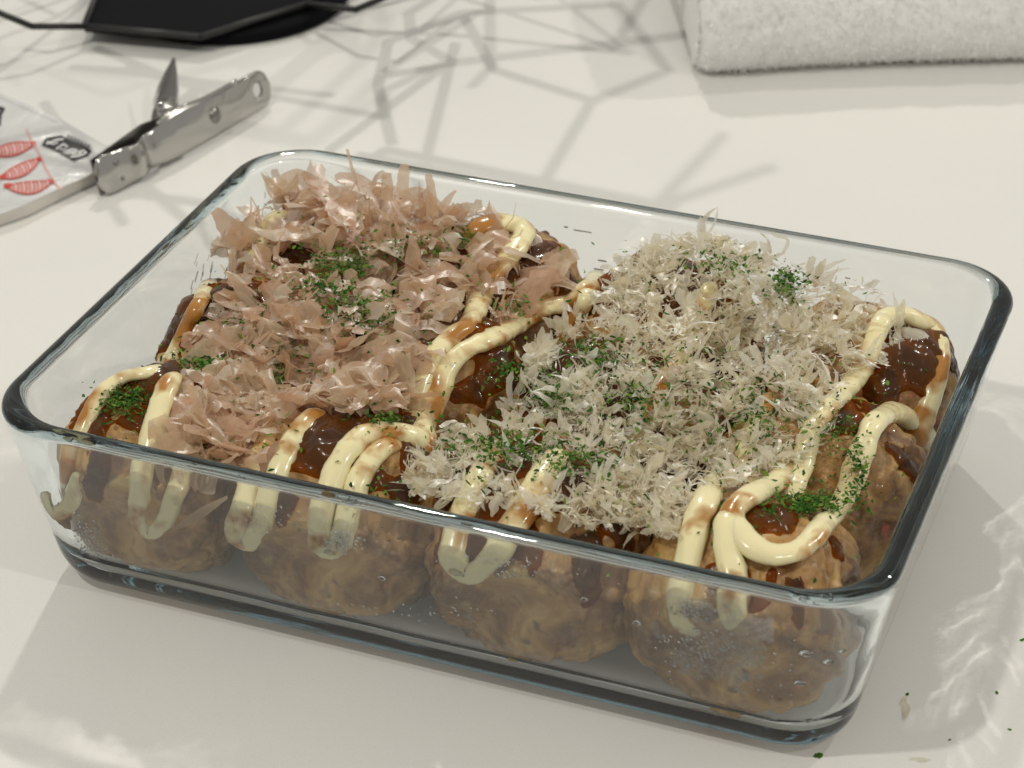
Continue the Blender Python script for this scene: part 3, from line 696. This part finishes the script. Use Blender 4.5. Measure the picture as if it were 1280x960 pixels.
for i in range(NX):
    for k in range(NZ):
        x0, x1 = [(-1+2*(i+e)/NX)*(xin(26)-9) for e in (0, 1)]; z0, z1 = [11+(44-11)*(k+e)/NZ for e in (0, 1)]
        if mist_at((x0+x1)/2, (z0+z1)/2) < 0: continue
        n_ = len(V); V += [(x0, -(yin(z0)+.03), z0), (x1, -(yin(z0)+.03), z0), (x1, -(yin(z1)+.03), z1), (x0, -(yin(z1)+.03), z1)]; F.append((n_, n_+1, n_+2, n_+3))
build('mist_film', V, F, M_mist, dish)
d = b.build('condensation_drop', M_drop, dish); d['kind'] = 'stuff'
b = MB()
for k in range(60):
    z = rng.uniform(24, 43); y = rng.uniform(10, 66); x = -(HX-inset(z)-wth(z))+.12
    l, w = rng.uniform(.5, 2.2), rng.uniform(.1, .3); a = rng.gauss(.9, .3); du = np.array([.03, math.cos(a)*l, math.sin(a)*l]); dw = np.array([0, -math.sin(a)*w, math.cos(a)*w]); p = np.array([x, y, z])
    b.add([p-du-dw, p+du-dw, p+du+dw, p-du+dw], [(0, 1, 2, 3)])
for k in range(40):
    z = rng.uniform(30, 44); x = rng.uniform(-60, 80); y = (HY-inset(z)-wth(z))-.12
    l, w = rng.uniform(.4, 1.5), rng.uniform(.1, .25); p = np.array([x, y, z]); b.add([p+(-l, 0, -w), p+(l, 0, -w), p+(l, 0, w), p+(-l, 0, w)], [(0, 1, 2, 3)])
M_smear = mat('food_smear', (.30, .27, .22), .5)
d = b.build('food_smear', M_smear, dish, smooth=False); d['kind'] = 'stuff'

# ------------------------------------------------------------------ crumbs on the table
def crumb(name, u, v, L, W, mat_, label, cat, rot=0.0, group=None):
    V, F = strip(L, W, .5, .3, .5, .3, .35, 6, 2); V[:, 2] -= V[:, 2].min()-.05
    o = bpy.data.objects.new(name, make_mesh(name, V, F, mat_)); col.objects.link(o); o.location = Vector(at(u, v, 0.02))*MM; o.rotation_euler = (0, 0, rot); return tag(o, label, cat, group)
crumb('bonito_shaving', 1132, 886, 8.5, 2.2, M_pale, 'pale bonito scrap lying on the white table right of the near corner', 'bonito shaving', R_(-75))
crumb('bonito_shaving', 1150, 950, 4.5, 1.8, M_pale, 'small pale bonito scrap at the bottom edge on the white table', 'bonito shaving', R_(10))
crumb('seaweed_fleck', 1023, 945, 2.2, 1.6, M_green, 'green seaweed fleck on the table in front of the near right corner', 'seaweed fleck', .7)
for (u, v, s, w_) in ((1134, 868, .9, 'just behind the pale scrap on the table'), (1246, 866, .9, 'alone on the bare table at the right'), (1262, 912, .8, 'near the bottom right corner of the table'), (1278, 800, 1.1, 'cut by the right edge of the picture'), (1187, 925, .6, 'beside the small bottom scrap')):
    crumb('seaweed_fleck', u, v, s*1.3, s*.8, M_green, 'tiny dark seaweed speck '+w_, 'seaweed fleck', rng.uniform(0, 3), 'seaweed specks on the table')

# ------------------------------------------------------------------ towel
tw0 = np.array([-36.5, 266.0]); tu = np.array([.893, .45]); tn = np.array([-.45, .893])
tw = empty('towel', (tw0[0], tw0[1], 0)); tag(tw, 'folded white terry towel lying behind the dish', 'towel')
TL, TD, TZ = 230.0, 120.0, 37.0
V = []; F = []; NS, NP = 230, 120
prof = []
for k in range(NP):
    a = k/(NP-1)*3.2
    if a < 1.0:      # front: rounded from the table up
        th_ = -math.pi/2+a*math.pi; prof.append((9-14*math.cos(th_)*.9, TZ/2+TZ/2*math.sin(th_)))
    else: prof.append((9+(a-1)/2.2*(TD-9), TZ+1.5*math.sin((a-1)*2)))
tufts = []
for i in range(NS+1):
    s = i/NS*TL; endr = math.sqrt(max(0.0, 1-max(0, 1-s/9.0)**2)) if s < 9 else 1.0
    for (dn, z) in prof:
        zz = TZ/2+(z-TZ/2)*(.80+.20*endr)
        p = tw0+tu*(s)+tn*(dn+2.0*math.sin(s*.03)+(1-endr)*3)
        w = Vector((p[0], p[1], zz)); nz = .9*mnoise.noise(w*.12)+1.1*mnoise.noise(w*.45)+.8*mnoise.noise(w*.95)
        V.append((p[0]-tn[0]*nz*.9, p[1]-tn[1]*nz*.9, max(.3, zz+nz*.7)))
for i in range(NS):
    for k in range(NP-1): F.append((i*NP+k, (i+1)*NP+k, (i+1)*NP+k+1, i*NP+k+1))
F.append(tuple(range(NP)))
build('cloth', V, F, M_towel, tw)
Vt = np.array(V); b = MB()
for k in range(15000):
    i, j = rng.randrange(NS), rng.randrange(int(NP*.72)); c0 = Vt[i*NP+j]+np.array([tu[0], tu[1], 0])*rng.uniform(0, 1)
    if rng.random() < .04: i = 0; c0 = Vt[j]
    th_ = -math.pi/2+min(1, prof_a)*math.pi if False else 0
    a = j/(NP-1)*3.2; ang = -math.pi/2+min(a, 1.0)*math.pi
    nv = np.array([-tn[0]*math.cos(ang), -tn[1]*math.cos(ang), math.sin(ang)]) if a < 1 else np.array([0, 0, 1.0])
    nv = nv+nrs.normal(0, .55, 3); nv /= np.linalg.norm(nv)
    sd = np.cross(nv, nrs.normal(0, 1, 3)); sd /= np.linalg.norm(sd)+1e-9; l = rng.uniform(.9, 2.1); w = .32
    mid = c0+nv*l*.7+sd*.3; tip = c0+nv*l+sd*l*.5
    for q in (c0, mid, tip): q[2] = max(q[2], .2)
    s2 = np.cross(nv, sd)
    b.add([c0-sd*w, c0+sd*w, mid+sd*w+s2*.2, mid-sd*w+s2*.2, tip], [(0, 1, 2, 3), (3, 2, 4)])
d = b.build('pile', M_pile, tw); d['kind'] = 'stuff'

# ------------------------------------------------------------------ wire basket with a dark base
BZ = 7.0
v0, v1, v2 = at(105, 33, BZ), at(250, 46, BZ), at(384, 5, BZ)
BC = np.array([v1[0]-14.0, v1[1]+50.0, BZ])
bk = empty('wire_basket', (BC[0], BC[1], 0)); tag(bk, 'black wire basket with a dark polygonal base, cut off by the top left edge', 'wire basket')
hexa = [v0, v1, v2]; a0 = [math.atan2(p[1]-BC[1], p[0]-BC[0]) for p in hexa]; r_ = np.mean([np.hypot(p[0]-BC[0], p[1]-BC[1]) for p in hexa])
aa = [a0[2]+(2*math.pi+a0[0]-a0[2])*k/4 for k in (1, 2, 3)]
hexa += [np.array([BC[0]+r_*math.cos(a), BC[1]+r_*math.sin(a), BZ]) for a in aa]
nh = len(hexa)
Vb = [(p[0], p[1], BZ-.6) for p in hexa]+[(p[0], p[1], BZ-2.2) for p in hexa]
build('base_panel', Vb, [tuple(range(nh)), tuple(range(nh, 2*nh))[::-1]]+[(i, (i+1) % nh, nh+(i+1) % nh, nh+i) for i in range(nh)], M_mat, bk, smooth=False)
Vf = []; NR = 64; rf = r_*.86
for (rr, z) in ((rf, .3), (rf+1, 1), (rf+1, 3.5), (rf, 4.7)):
    Vf += [(BC[0]+rr*math.cos(2*math.pi*k/NR), BC[1]+rr*math.sin(2*math.pi*k/NR), z) for k in range(NR)]
Ff = [(q*NR+k, q*NR+(k+1) % NR, (q+1)*NR+(k+1) % NR, (q+1)*NR+k) for q in range(3) for k in range(NR)]+[tuple(range(NR))[::-1], tuple(3*NR+k for k in range(NR))]
build('foot', Vf, Ff, M_mat, bk)
def wire(a, b_, r=1.25):
    V, F = tube(np.array([a, (np.array(a)+b_)/2, b_]), r, 8); return build('wire', V, F, M_black, bk)
for i in range(nh): wire(hexa[i], hexa[(i+1) % nh], 1.3)
K = 1.25
def prof_r(ang):   # base radius along this bearing (polygon)
    return r_*.97
def node(ang, z): rr = prof_r(ang)+K*(z-BZ); return np.array([BC[0]+rr*math.cos(ang), BC[1]+rr*math.sin(ang), z])
def from_shadow(u, v, lamps=None):
    """the point of the basket's side that throws its shadow from one of the ceiling lamps on this spot of the table"""
    S = at(u, v, 0)
    for Lp in lamps or (LAMPS[1][0], LAMPS[2][0], L1, LAMPS[3][0]):
        prev = None
        for k in range(2, 260):
            z = BZ+k*.5; t = z/Lp[2]; P = S+(Lp-S)*t; e = np.hypot(P[0]-BC[0], P[1]-BC[1])-(r_+K*(z-BZ))
            if prev is not None and e*prev <= 0:
                q = proj(P)
                if q[1] < -14 or q[0] < -14: return P
            prev = e
    return None
nodes = {k: from_shadow(*uv, lamps=[L1] if k in 'abcdefhlr' else None) for k, uv in dict(a=(452, 85), b=(577, 16), c=(617, 87), d=(740, 126), e=(773, 6), f=(835, 88), h=(485, 52), i=(400, 40), j=(365, 60), k=(400, 178), l=(672, 240), m=(130, 118), n=(95, 40), o=(225, 95), p=(280, 150), q=(60, 90), r=(545, 92), s=(0, 70)).items()}
NET = [('b', 'c'), ('c', 'd'), ('d', 'f'), ('e', 'f'), ('b', 'e'), ('h', 'b'), ('h', 'a'), ('a', 'c'), ('a', 'i'), ('a', 'k'), ('d', 'l'), ('n', 'm'), ('m', 'q'), ('m', 'o'), ('j', 'i'), ('o', 'a'), ('q', 's'), ('k', 'p'), ('o', 'p'), ('i', 'h')]
for x_, y_ in NET:
    A_, B_ = nodes[x_], nodes[y_]
    if A_ is None or B_ is None or np.linalg.norm(A_-B_) > 130: continue
    pv = proj(np.array([A_*(1-q)+B_*q for q in np.linspace(0, 1, 9)]))
    if np.any((pv[:, 1] > -6) & (pv[:, 0] > -20)): continue
    wire(nodes[x_], nodes[y_], 2.1)
for trace in ([(520, 10), (521, 86), (475, 122)], [(612, -10), (613, 84), (590, 108)], [(475, 122), (385, 182)], [(590, 108), (470, 186)], [(360, 30), (470, 120)], [(300, 75), (420, 60), (520, 40)], [(0, 75), (90, 84), (170, 100)], [(20, 105), (120, 60)], [(60, 130), (150, 60), (230, 70)]):
    q_ = [from_shadow(u, v, lamps=[LAMPS[1][0], LAMPS[2][0], LAMPS[3][0]]) for u, v in trace]
    for A_, B_ in zip(q_[:-1], q_[1:]):
        if A_ is not None and B_ is not None and np.linalg.norm(A_-B_) < 130: wire(A_, B_, 2.0)
q_ = [from_shadow(u, v, lamps=[L1]) for u, v in ((815, 262), (905, 168))]
if q_[0] is not None and q_[1] is not None: wire(q_[0], q_[1], 2.0)
w0 = at(40, 33, 13); w0b = at(-6, 14, 19); w2 = at(445, 12, 13); w2b = at(492, -8, 19)
wire(v0, w0); wire(w0, w0b); wire(v2, w2); wire(w2, w2b); wire(w2b, nodes['b']) if nodes['b'] is not None else None
# far side of the basket, same web
prev = None; ring1 = []; ring2 = []; A0, A1 = a0[2]+.55, a0[2]+2*math.pi-2.1
for k in range(8):
    a = A0+(A1-A0)*k/7
    ring1.append(node(a, 28+6*rng.random())); ring2.append(node(a+.2, 66+14*rng.random()))
for k in range(8):
    wire(hexa[(2+int(k*.55)) % nh], ring1[k]); wire(ring1[k], ring2[k])
    if k: wire(ring2[k-1], ring1[k]); wire(ring2[k-1], ring2[k])

# ------------------------------------------------------------------ plastic packet
pk = empty('packet', tuple(at(60, 200, 0))); tag(pk, 'white plastic food packet with red fish shaped print, held by a clip', 'packet')
PZ = 4.5
def pzf(x, y): return PZ+.9*math.sin(x*.08+y*.05)+.25*math.sin(y*.15+1)+.2*math.sin(x*.3-y*.22)
def on_pack(u, v, lift=0.0):
    p = at(u, v, PZ)
    for _ in range(4): p = at(u, v, pzf(p[0], p[1])+lift)
    return p
top_edge = [(-120, 62), (-60, 88), (0, 116), (28, 128), (55, 141), (78, 150), (105, 166), (130, 181), (158, 190)]
bot_edge = [(-120, 316), (-60, 294), (0, 268), (28, 257), (58, 243), (80, 233), (105, 222), (130, 208), (150, 200)]
def finer(E_): E_ = np.array(E_, float); q = np.linspace(0, len(E_)-1, 73); return list(zip(np.interp(q, range(len(E_)), E_[:, 0]), np.interp(q, range(len(E_)), E_[:, 1])))
top_edge, bot_edge = finer(top_edge), finer(bot_edge)
NV = 40; V = []; F = []
for i in range(len(top_edge)):
    for k in range(NV+1):
        s = k/NV; u = top_edge[i][0]*(1-s)+bot_edge[i][0]*s; v = top_edge[i][1]*(1-s)+bot_edge[i][1]*s; V.append(on_pack(u, v))
for i in range(len(top_edge)-1):
    for k in range(NV): a = i*(NV+1)+k; F.append((a, a+NV+1, a+NV+2, a+1))
build('top_film', V, F, M_film, pk)
V = []; F = []
for i, e in enumerate(bot_edge):
    p = on_pack(*e); taper = 1-.55*(i/(len(bot_edge)-1))**2
    for s in np.linspace(0, 1, 5): V.append((p[0]-.4*math.sin(s*3.1), p[1]+3.2*s**.7, p[2]*(1-s)+.3*s))
for i in range(len(bot_edge)-1):
    for k in range(4): a = i*5+k; F.append((a, a+5, a+6, a+1))
build('side_film', V, F, M_clear, pk)
V = []; F = []
for i, e in enumerate(top_edge):
    p = on_pack(*e); V += [p, (p[0]+1, p[1]+2, .3)]
for i in range(len(top_edge)-1): F.append((2*i, 2*i+2, 2*i+3, 2*i+1))
build('back_film', V, F, M_film, pk)
M_perf = mat('perforation_grey', (.35, .34, .33), .6); b = MB()
for k in range(34):
    s = k/33; u = -10+(70+10)*s; v = 113+(148-113)*s+1.5; p = on_pack(u, v+2, .08); q = on_pack(u+1.1, v+2.5, .08); r = on_pack(u+1.1, v+4.2, .08); s_ = on_pack(u, v+3.7, .08); b.add([p, q, r, s_], [(0, 1, 2, 3)])
d = b.build('perforation', M_perf, pk, smooth=False); d['kind'] = 'stuff'
def flat(name, poly, mat_, lift):
    P = [on_pack(u, v, lift) for u, v in poly]
    tri = tessellate_polygon([[Vector(p) for p in P]]); o = build(name, P, [t_ for t_ in tri], mat_, pk, smooth=False)
    bm = bmesh.new(); bm.from_mesh(o.data); bmesh.ops.subdivide_edges(bm, edges=bm.edges, cuts=5, use_grid_fill=True)
    for v_ in bm.verts: x_, y_ = (v_.co.x+pk.location.x)/MM, (v_.co.y+pk.location.y)/MM; v_.co.z = (pzf(x_, y_)+lift)*MM-pk.location.z
    bmesh.ops.recalc_face_normals(bm, faces=bm.faces); bm.to_mesh(o.data); bm.free(); return o
def stroke_mb(b, pts, w, lift):
    pts = [np.array(p, float) for p in pts]
    for a, c in zip(pts[:-1], pts[1:]):
        d_ = c-a; L_ = np.hypot(*d_)+1e-9; nn = np.array([-d_[1], d_[0]])/L_*w/2; e_ = d_/L_*w*.25
        P = [on_pack(*(a-e_-nn), lift), on_pack(*(c+e_-nn), lift), on_pack(*(c+e_+nn), lift), on_pack(*(a-e_+nn), lift)]; b.add(P, [(0, 1, 2, 3)]); lift += .004
zz = lambda L_: [(30+x/10.667, 150+y/10.667) for x, y in L_]
flat('logo_badge', zz([(232, 335), (290, 235), (490, 200), (905, 405), (850, 480), (665, 548)]), M_ink, .3)
b = MB()
for L_, w in (([(300, 318), (440, 262), (520, 255)], 2.0), ([(310, 285), (380, 322), (450, 300)], 1.6), ([(430, 385), (530, 318), (580, 360)], 1.9), ([(480, 390), (560, 385)], 1.2),
              ([(525, 430), (640, 385), (710, 405), (650, 440), (560, 445)], 1.6), ([(590, 415), (660, 420)], 1.1), ([(625, 490), (740, 475), (835, 435), (790, 402), (730, 430)], 1.7), ([(650, 455), (760, 440)], 1.2)):
    stroke_mb(b, zz(L_), w, .42)
b.build('logo_lettering', M_white, pk, smooth=False)
b = MB()
for k in range(7):
    x, y = 600+k*45, 195+k*22; stroke_mb(b, zz([(x, y), (x-25, y+60)]), 2.2, .12); stroke_mb(b, zz([(x-20, y+20), (x+25, y+45)]), 1.4, .125)
b.build('small_print', M_grey, pk, smooth=False)
b = MB(); stroke_mb(b, [(-14, 132), (4, 136), (-2, 146)], 4.5, .12); stroke_mb(b, [(0, 146), (-1, 156)], 4, .12); stroke_mb(b, [(-16, 148), (-6, 158)], 4, .12); b.build('black_lettering', M_ink, pk, smooth=False)
b = MB(); stroke_mb(b, [(33, 161), (38, 174), (48, 190), (58, 212), (66, 226), (76, 236)], 2.2, .25); b.build('red_line', M_pinkp, pk, smooth=False)
def fish(P0, P1, bulge_up, bulge_dn, head1, head0):
    """striped leaf-like fish between two tips"""
    P0, P1 = np.array(P0, float), np.array(P1, float); d_ = P1-P0; L_ = np.hypot(*d_); d_ /= L_; nn = np.array([-d_[1], d_[0]])
    up = [P0+d_*L_*s-nn*bulge_up*math.sin(math.pi*s)**.8 for s in np.linspace(0, 1, 13)]; dn = [P0+d_*L_*s+nn*bulge_dn*math.sin(math.pi*s)**.8 for s in np.linspace(0, 1, 13)]
    flat('fish_print', up+dn[::-1][1:-1], M_pinkp, .30)
    b = MB(); stroke_mb(b, up, 1.3, .40); stroke_mb(b, dn, 1.3, .40)
    if head1: stroke_mb(b, [P1-d_*7, P1], 5, .46)
    if head0: stroke_mb(b, [P0, P0+d_*7], 5, .46)
    for k in range(2, 11):
        s = k/12; A = P0+d_*L_*s-nn*bulge_up*math.sin(math.pi*s)**.8*.9; B = P0+d_*L_*s+nn*bulge_dn*math.sin(math.pi*s)**.8*.9; M_ = (A+B)/2+d_*2.0; stroke_mb(b, [A, M_, B], .9, .43)
    b.build('fish_stripes', M_red, pk, smooth=False)
    b = MB()
    for k in range(2, 11, 2):
        s = (k+.5)/12; A = P0+d_*L_*s-nn*bulge_up*math.sin(math.pi*s)**.8*.6; B = P0+d_*L_*s+nn*bulge_dn*math.sin(math.pi*s)**.8*.7; M_ = (A+B)/2+d_*1.5; stroke_mb(b, [A, M_, B], 1.2, .48)
    b.build('fish_highlights', M_white, pk, smooth=False)
fish((-14, 192), (43, 179), 7, 9, True, False)
fish((0, 222), (50, 198), 5, 10, True, True)
fish((6, 232), (66, 226), 2, 13, True, True)

# ------------------------------------------------------------------ steel bag clip
cl = empty('bag_clip', tuple(at(230, 170, 0))); tag(cl, 'steel bag clip with a hanging hole, gripping the corner of the packet', 'bag clip')
c0 = np.array(at(135, 246, 0.6)); c1 = np.array(at(342, 128, 0.6)); ca = (c1-c0); CLN = np.linalg.norm(ca); ca /= CLN
cn = np.array([ca[1], -ca[0], 0.0]); cw = np.array([0, 0, 1.0])+cn*-.25; cw /= np.linalg.norm(cw)     # width leans back a little
cn2 = np.cross(ca, cw); cn2 = cn2 if cn2 @ (CAM-c0) > 0 else -cn2
def cpt(s, w, o=0.0): return c0+ca*s*CLN+cw*w+cn2*o
# long plate: outline in (s, w), hole near the far end
def plate(outline, hole, th, off, name, mat_, bendf=lambda s: 0.0):
    ptsA = [Vector((s*CLN, w, 0)) for s, w in outline]; loops = [ptsA]
    if hole:
        hs, hw, hr = hole; loops.append([Vector((hs*CLN+hr*1.15*math.cos(2*math.pi*k/20), hw+hr*math.sin(2*math.pi*k/20), 0)) for k in range(20)][::-1])
    tri = tessellate_polygon(loops); P = [p for l in loops for p in l]
    V = [cpt(p.x/CLN, p.y, off+bendf(p.x/CLN)+th/2) for p in P]+[cpt(p.x/CLN, p.y, off+bendf(p.x/CLN)-th/2) for p in P]; N_ = len(P)
    F = [tuple(t_) for t_ in tri]+[tuple(N_+i for i in t_[::-1]) for t_ in tri]; s0 = 0
    for l in loops:
        n_ = len(l); F += [(s0+i, s0+(i+1) % n_, N_+s0+(i+1) % n_, N_+s0+i) for i in range(n_)]; s0 += n_
    o = build(name, V, F, mat_, cl, smooth=False)
    bm = bmesh.new(); bm.from_mesh(o.data); bmesh.ops.recalc_face_normals(bm, faces=bm.faces); bm.to_mesh(o.data); bm.free(); return o
WD = 13.8
sA = np.linspace(0, 1, 40)
def topw(s): return WD*(.97+.10*math.exp(-((s-.46)/.12)**2)-.10*math.exp(-((s-.2)/.12)**2))
out_line = [(s, .2+1.1*math.exp(-((s-.25)/.1)**2)) for s in np.linspace(.01, .93, 60)]
out_line += [(.93+.07*math.sin(a), WD*.5-WD*.5*math.cos(a)) for a in np.linspace(0.15, math.pi-.15, 14)]
out_line += [(s, topw(s)) for s in np.linspace(.93, .01, 60)]+[(-.012, WD*.86), (-.022, WD*.68), (-.025, WD*.48), (-.021, WD*.28), (-.010, WD*.1)]
jaw = lambda s: 1.6*math.exp(-((s-.185)/.035)**2)-1.2*math.exp(-((s-.265)/.03)**2)-.9*max(0, 1-s/.06)
NSg, NWg = 84, 14; hs, hw, hr = .915, WD*.52, 2.5; V = []; V2 = []
for i in range(NSg+1):
    sv = -.02+1.02*i/NSg; lo = .2+1.1*math.exp(-((sv-.25)/.1)**2); hi = topw(sv)
    if sv > .93: q = min(1, (sv-.93)/.07); c_ = math.sqrt(max(0.004, 1-q*q)); lo, hi = WD*.5-(WD*.5-lo)*c_, WD*.5+(hi-WD*.5)*c_
    if sv < .03: q = (.03-sv)/.05; c_ = math.sqrt(max(.05, 1-q*q)); lo, hi = WD*.5-(WD*.5-lo)*c_, WD*.5+(hi-WD*.5)*c_
    for k in range(NWg+1):
        w = lo+(hi-lo)*k/NWg; ds, dw = (sv-hs)*CLN, w-hw; rr = math.hypot(ds, dw); s_, w_ = sv, w
        if hr*.55 < rr < hr*1.35: s_, w_ = hs+ds/rr*hr/CLN, hw+dw/rr*hr
        arch = .7*(1-(2*(w-lo)/(hi-lo)-1)**2)*min(1, max(.25, (1.0-sv)*4)); o_ = jaw(sv)+arch+1.2*math.sin(sv*3.0)
        V.append(cpt(s_, w_, o_+.35)); V2.append(cpt(s_, w_, o_-.35))
N_ = len(V); F = []
for i in range(NSg):
    for k in range(NWg):
        a_ = i*(NWg+1)+k; q4 = (a_, a_+1, a_+NWg+2, a_+NWg+1); mid = np.mean([V[z_] for z_ in q4], 0)-np.array(cpt(hs, hw, 0))
        if math.hypot(mid @ ca, mid @ cw) < hr*.9: continue
        F += [q4, tuple(N_+z_ for z_ in q4[::-1])]
        if k == 0: F.append((a_, a_+NWg+1, N_+a_+NWg+1, N_+a_))
        if k == NWg-1: F.append((a_+1, N_+a_+1, N_+a_+NWg+2, a_+NWg+2))
build('front_plate', V+V2, F, M_steel, cl)
# rolled top lip of the front plate
V, F = tube([cpt(s, topw(s)+.1, -.5+1.2*math.sin(s*3)) for s in np.linspace(.34, .82, 30)], .75, 8); build('rolled_lip', V, F, M_steel, cl)
# rear jaw plate
plate([(s, w) for s, w in ((.0, .3), (.42, .3), (.42, WD*1.0), (.3, WD*1.08), (.0, WD*.9))], None, .8, -3.2, 'rear_jaw', M_steel_dark)
# rear handle: a curved tapering wing that stands away from the front plate
V = []; F = []; lf = [(189, 150), (192, 126), (198, 106), (207, 88), (216.5, 71)]; rt = [(216, 150), (222, 130), (223, 111), (221.5, 94), (219, 73)]
for i in range(5):
    zl, zr = 4+2.6*i, 13.5+.4*i; A = at(lf[i][0], lf[i][1], zl); B = at(rt[i][0], rt[i][1], zr)
    for k in range(6):
        q = k/5; p = A*(1-q)+B*q; bow = FWD*(2.2*math.sin(q*math.pi)*(1-i*.2)); V += [p+bow, p+bow+FWD*.8]
for i in range(4):
    for k in range(5):
        a_ = (i*6+k)*2; c_ = a_+12; F += [(a_, a_+2, c_+2, c_), (a_+1, c_+1, c_+3, a_+3)]
for i in range(4):
    for k in (0, 5): a_ = (i*6+k)*2; F.append((a_, a_+1, a_+13, a_+12))
build('rear_handle', V, F, M_steel_dark, cl)
# coil spring round the pivot
V, F = tube([cpt(.47+.04*math.cos(a), 9.5+a*.30, -4.2+3.2*math.sin(a)) for a in np.linspace(0, 8*math.pi, 120)], .55, 7); build('coil_spring', V, F, M_steel, cl)
V, F = tube([cpt(.47, w, -4.2) for w in (.5, 8, 17.6)], 1.7, 12); build('pivot_pin', V, F, M_steel, cl)
for s, w, r in ((.635, WD*.52, 2.9),):
    b = MB()
    for q, (rr, oo) in enumerate(((r, 2.0), (r*.9, 2.4), (r*.55, 2.9), (r*.3, 3.2), (.01, 3.3))):
        b.V.append(np.array([cpt(s+rr*math.cos(2*math.pi*k/20)/CLN, w+rr*math.sin(2*math.pi*k/20), oo) for k in range(20)]))
        if q: b.F += [((q-1)*20+k, (q-1)*20+(k+1) % 20, q*20+(k+1) % 20, q*20+k) for k in range(20)]
    build('rivet', np.concatenate(b.V), b.F, M_steel_dark, cl)
for s, w, r in ((.075, WD*.66, 1.2), (.085, WD*.25, .8), (.2, WD*.6, 1.0)):
    V, F = icosphere(2); build('dimple', [cpt(s+v_[0]*r/CLN, w+v_[1]*r, 1.0+jaw(s)+1.2*math.sin(s*3)+v_[2]*.45) for v_ in V], F, M_steel_dark, cl)
print('objects', len(bpy.data.objects), 'tris', sum(len(o.data.polygons) for o in bpy.data.objects if o.type == 'MESH'))
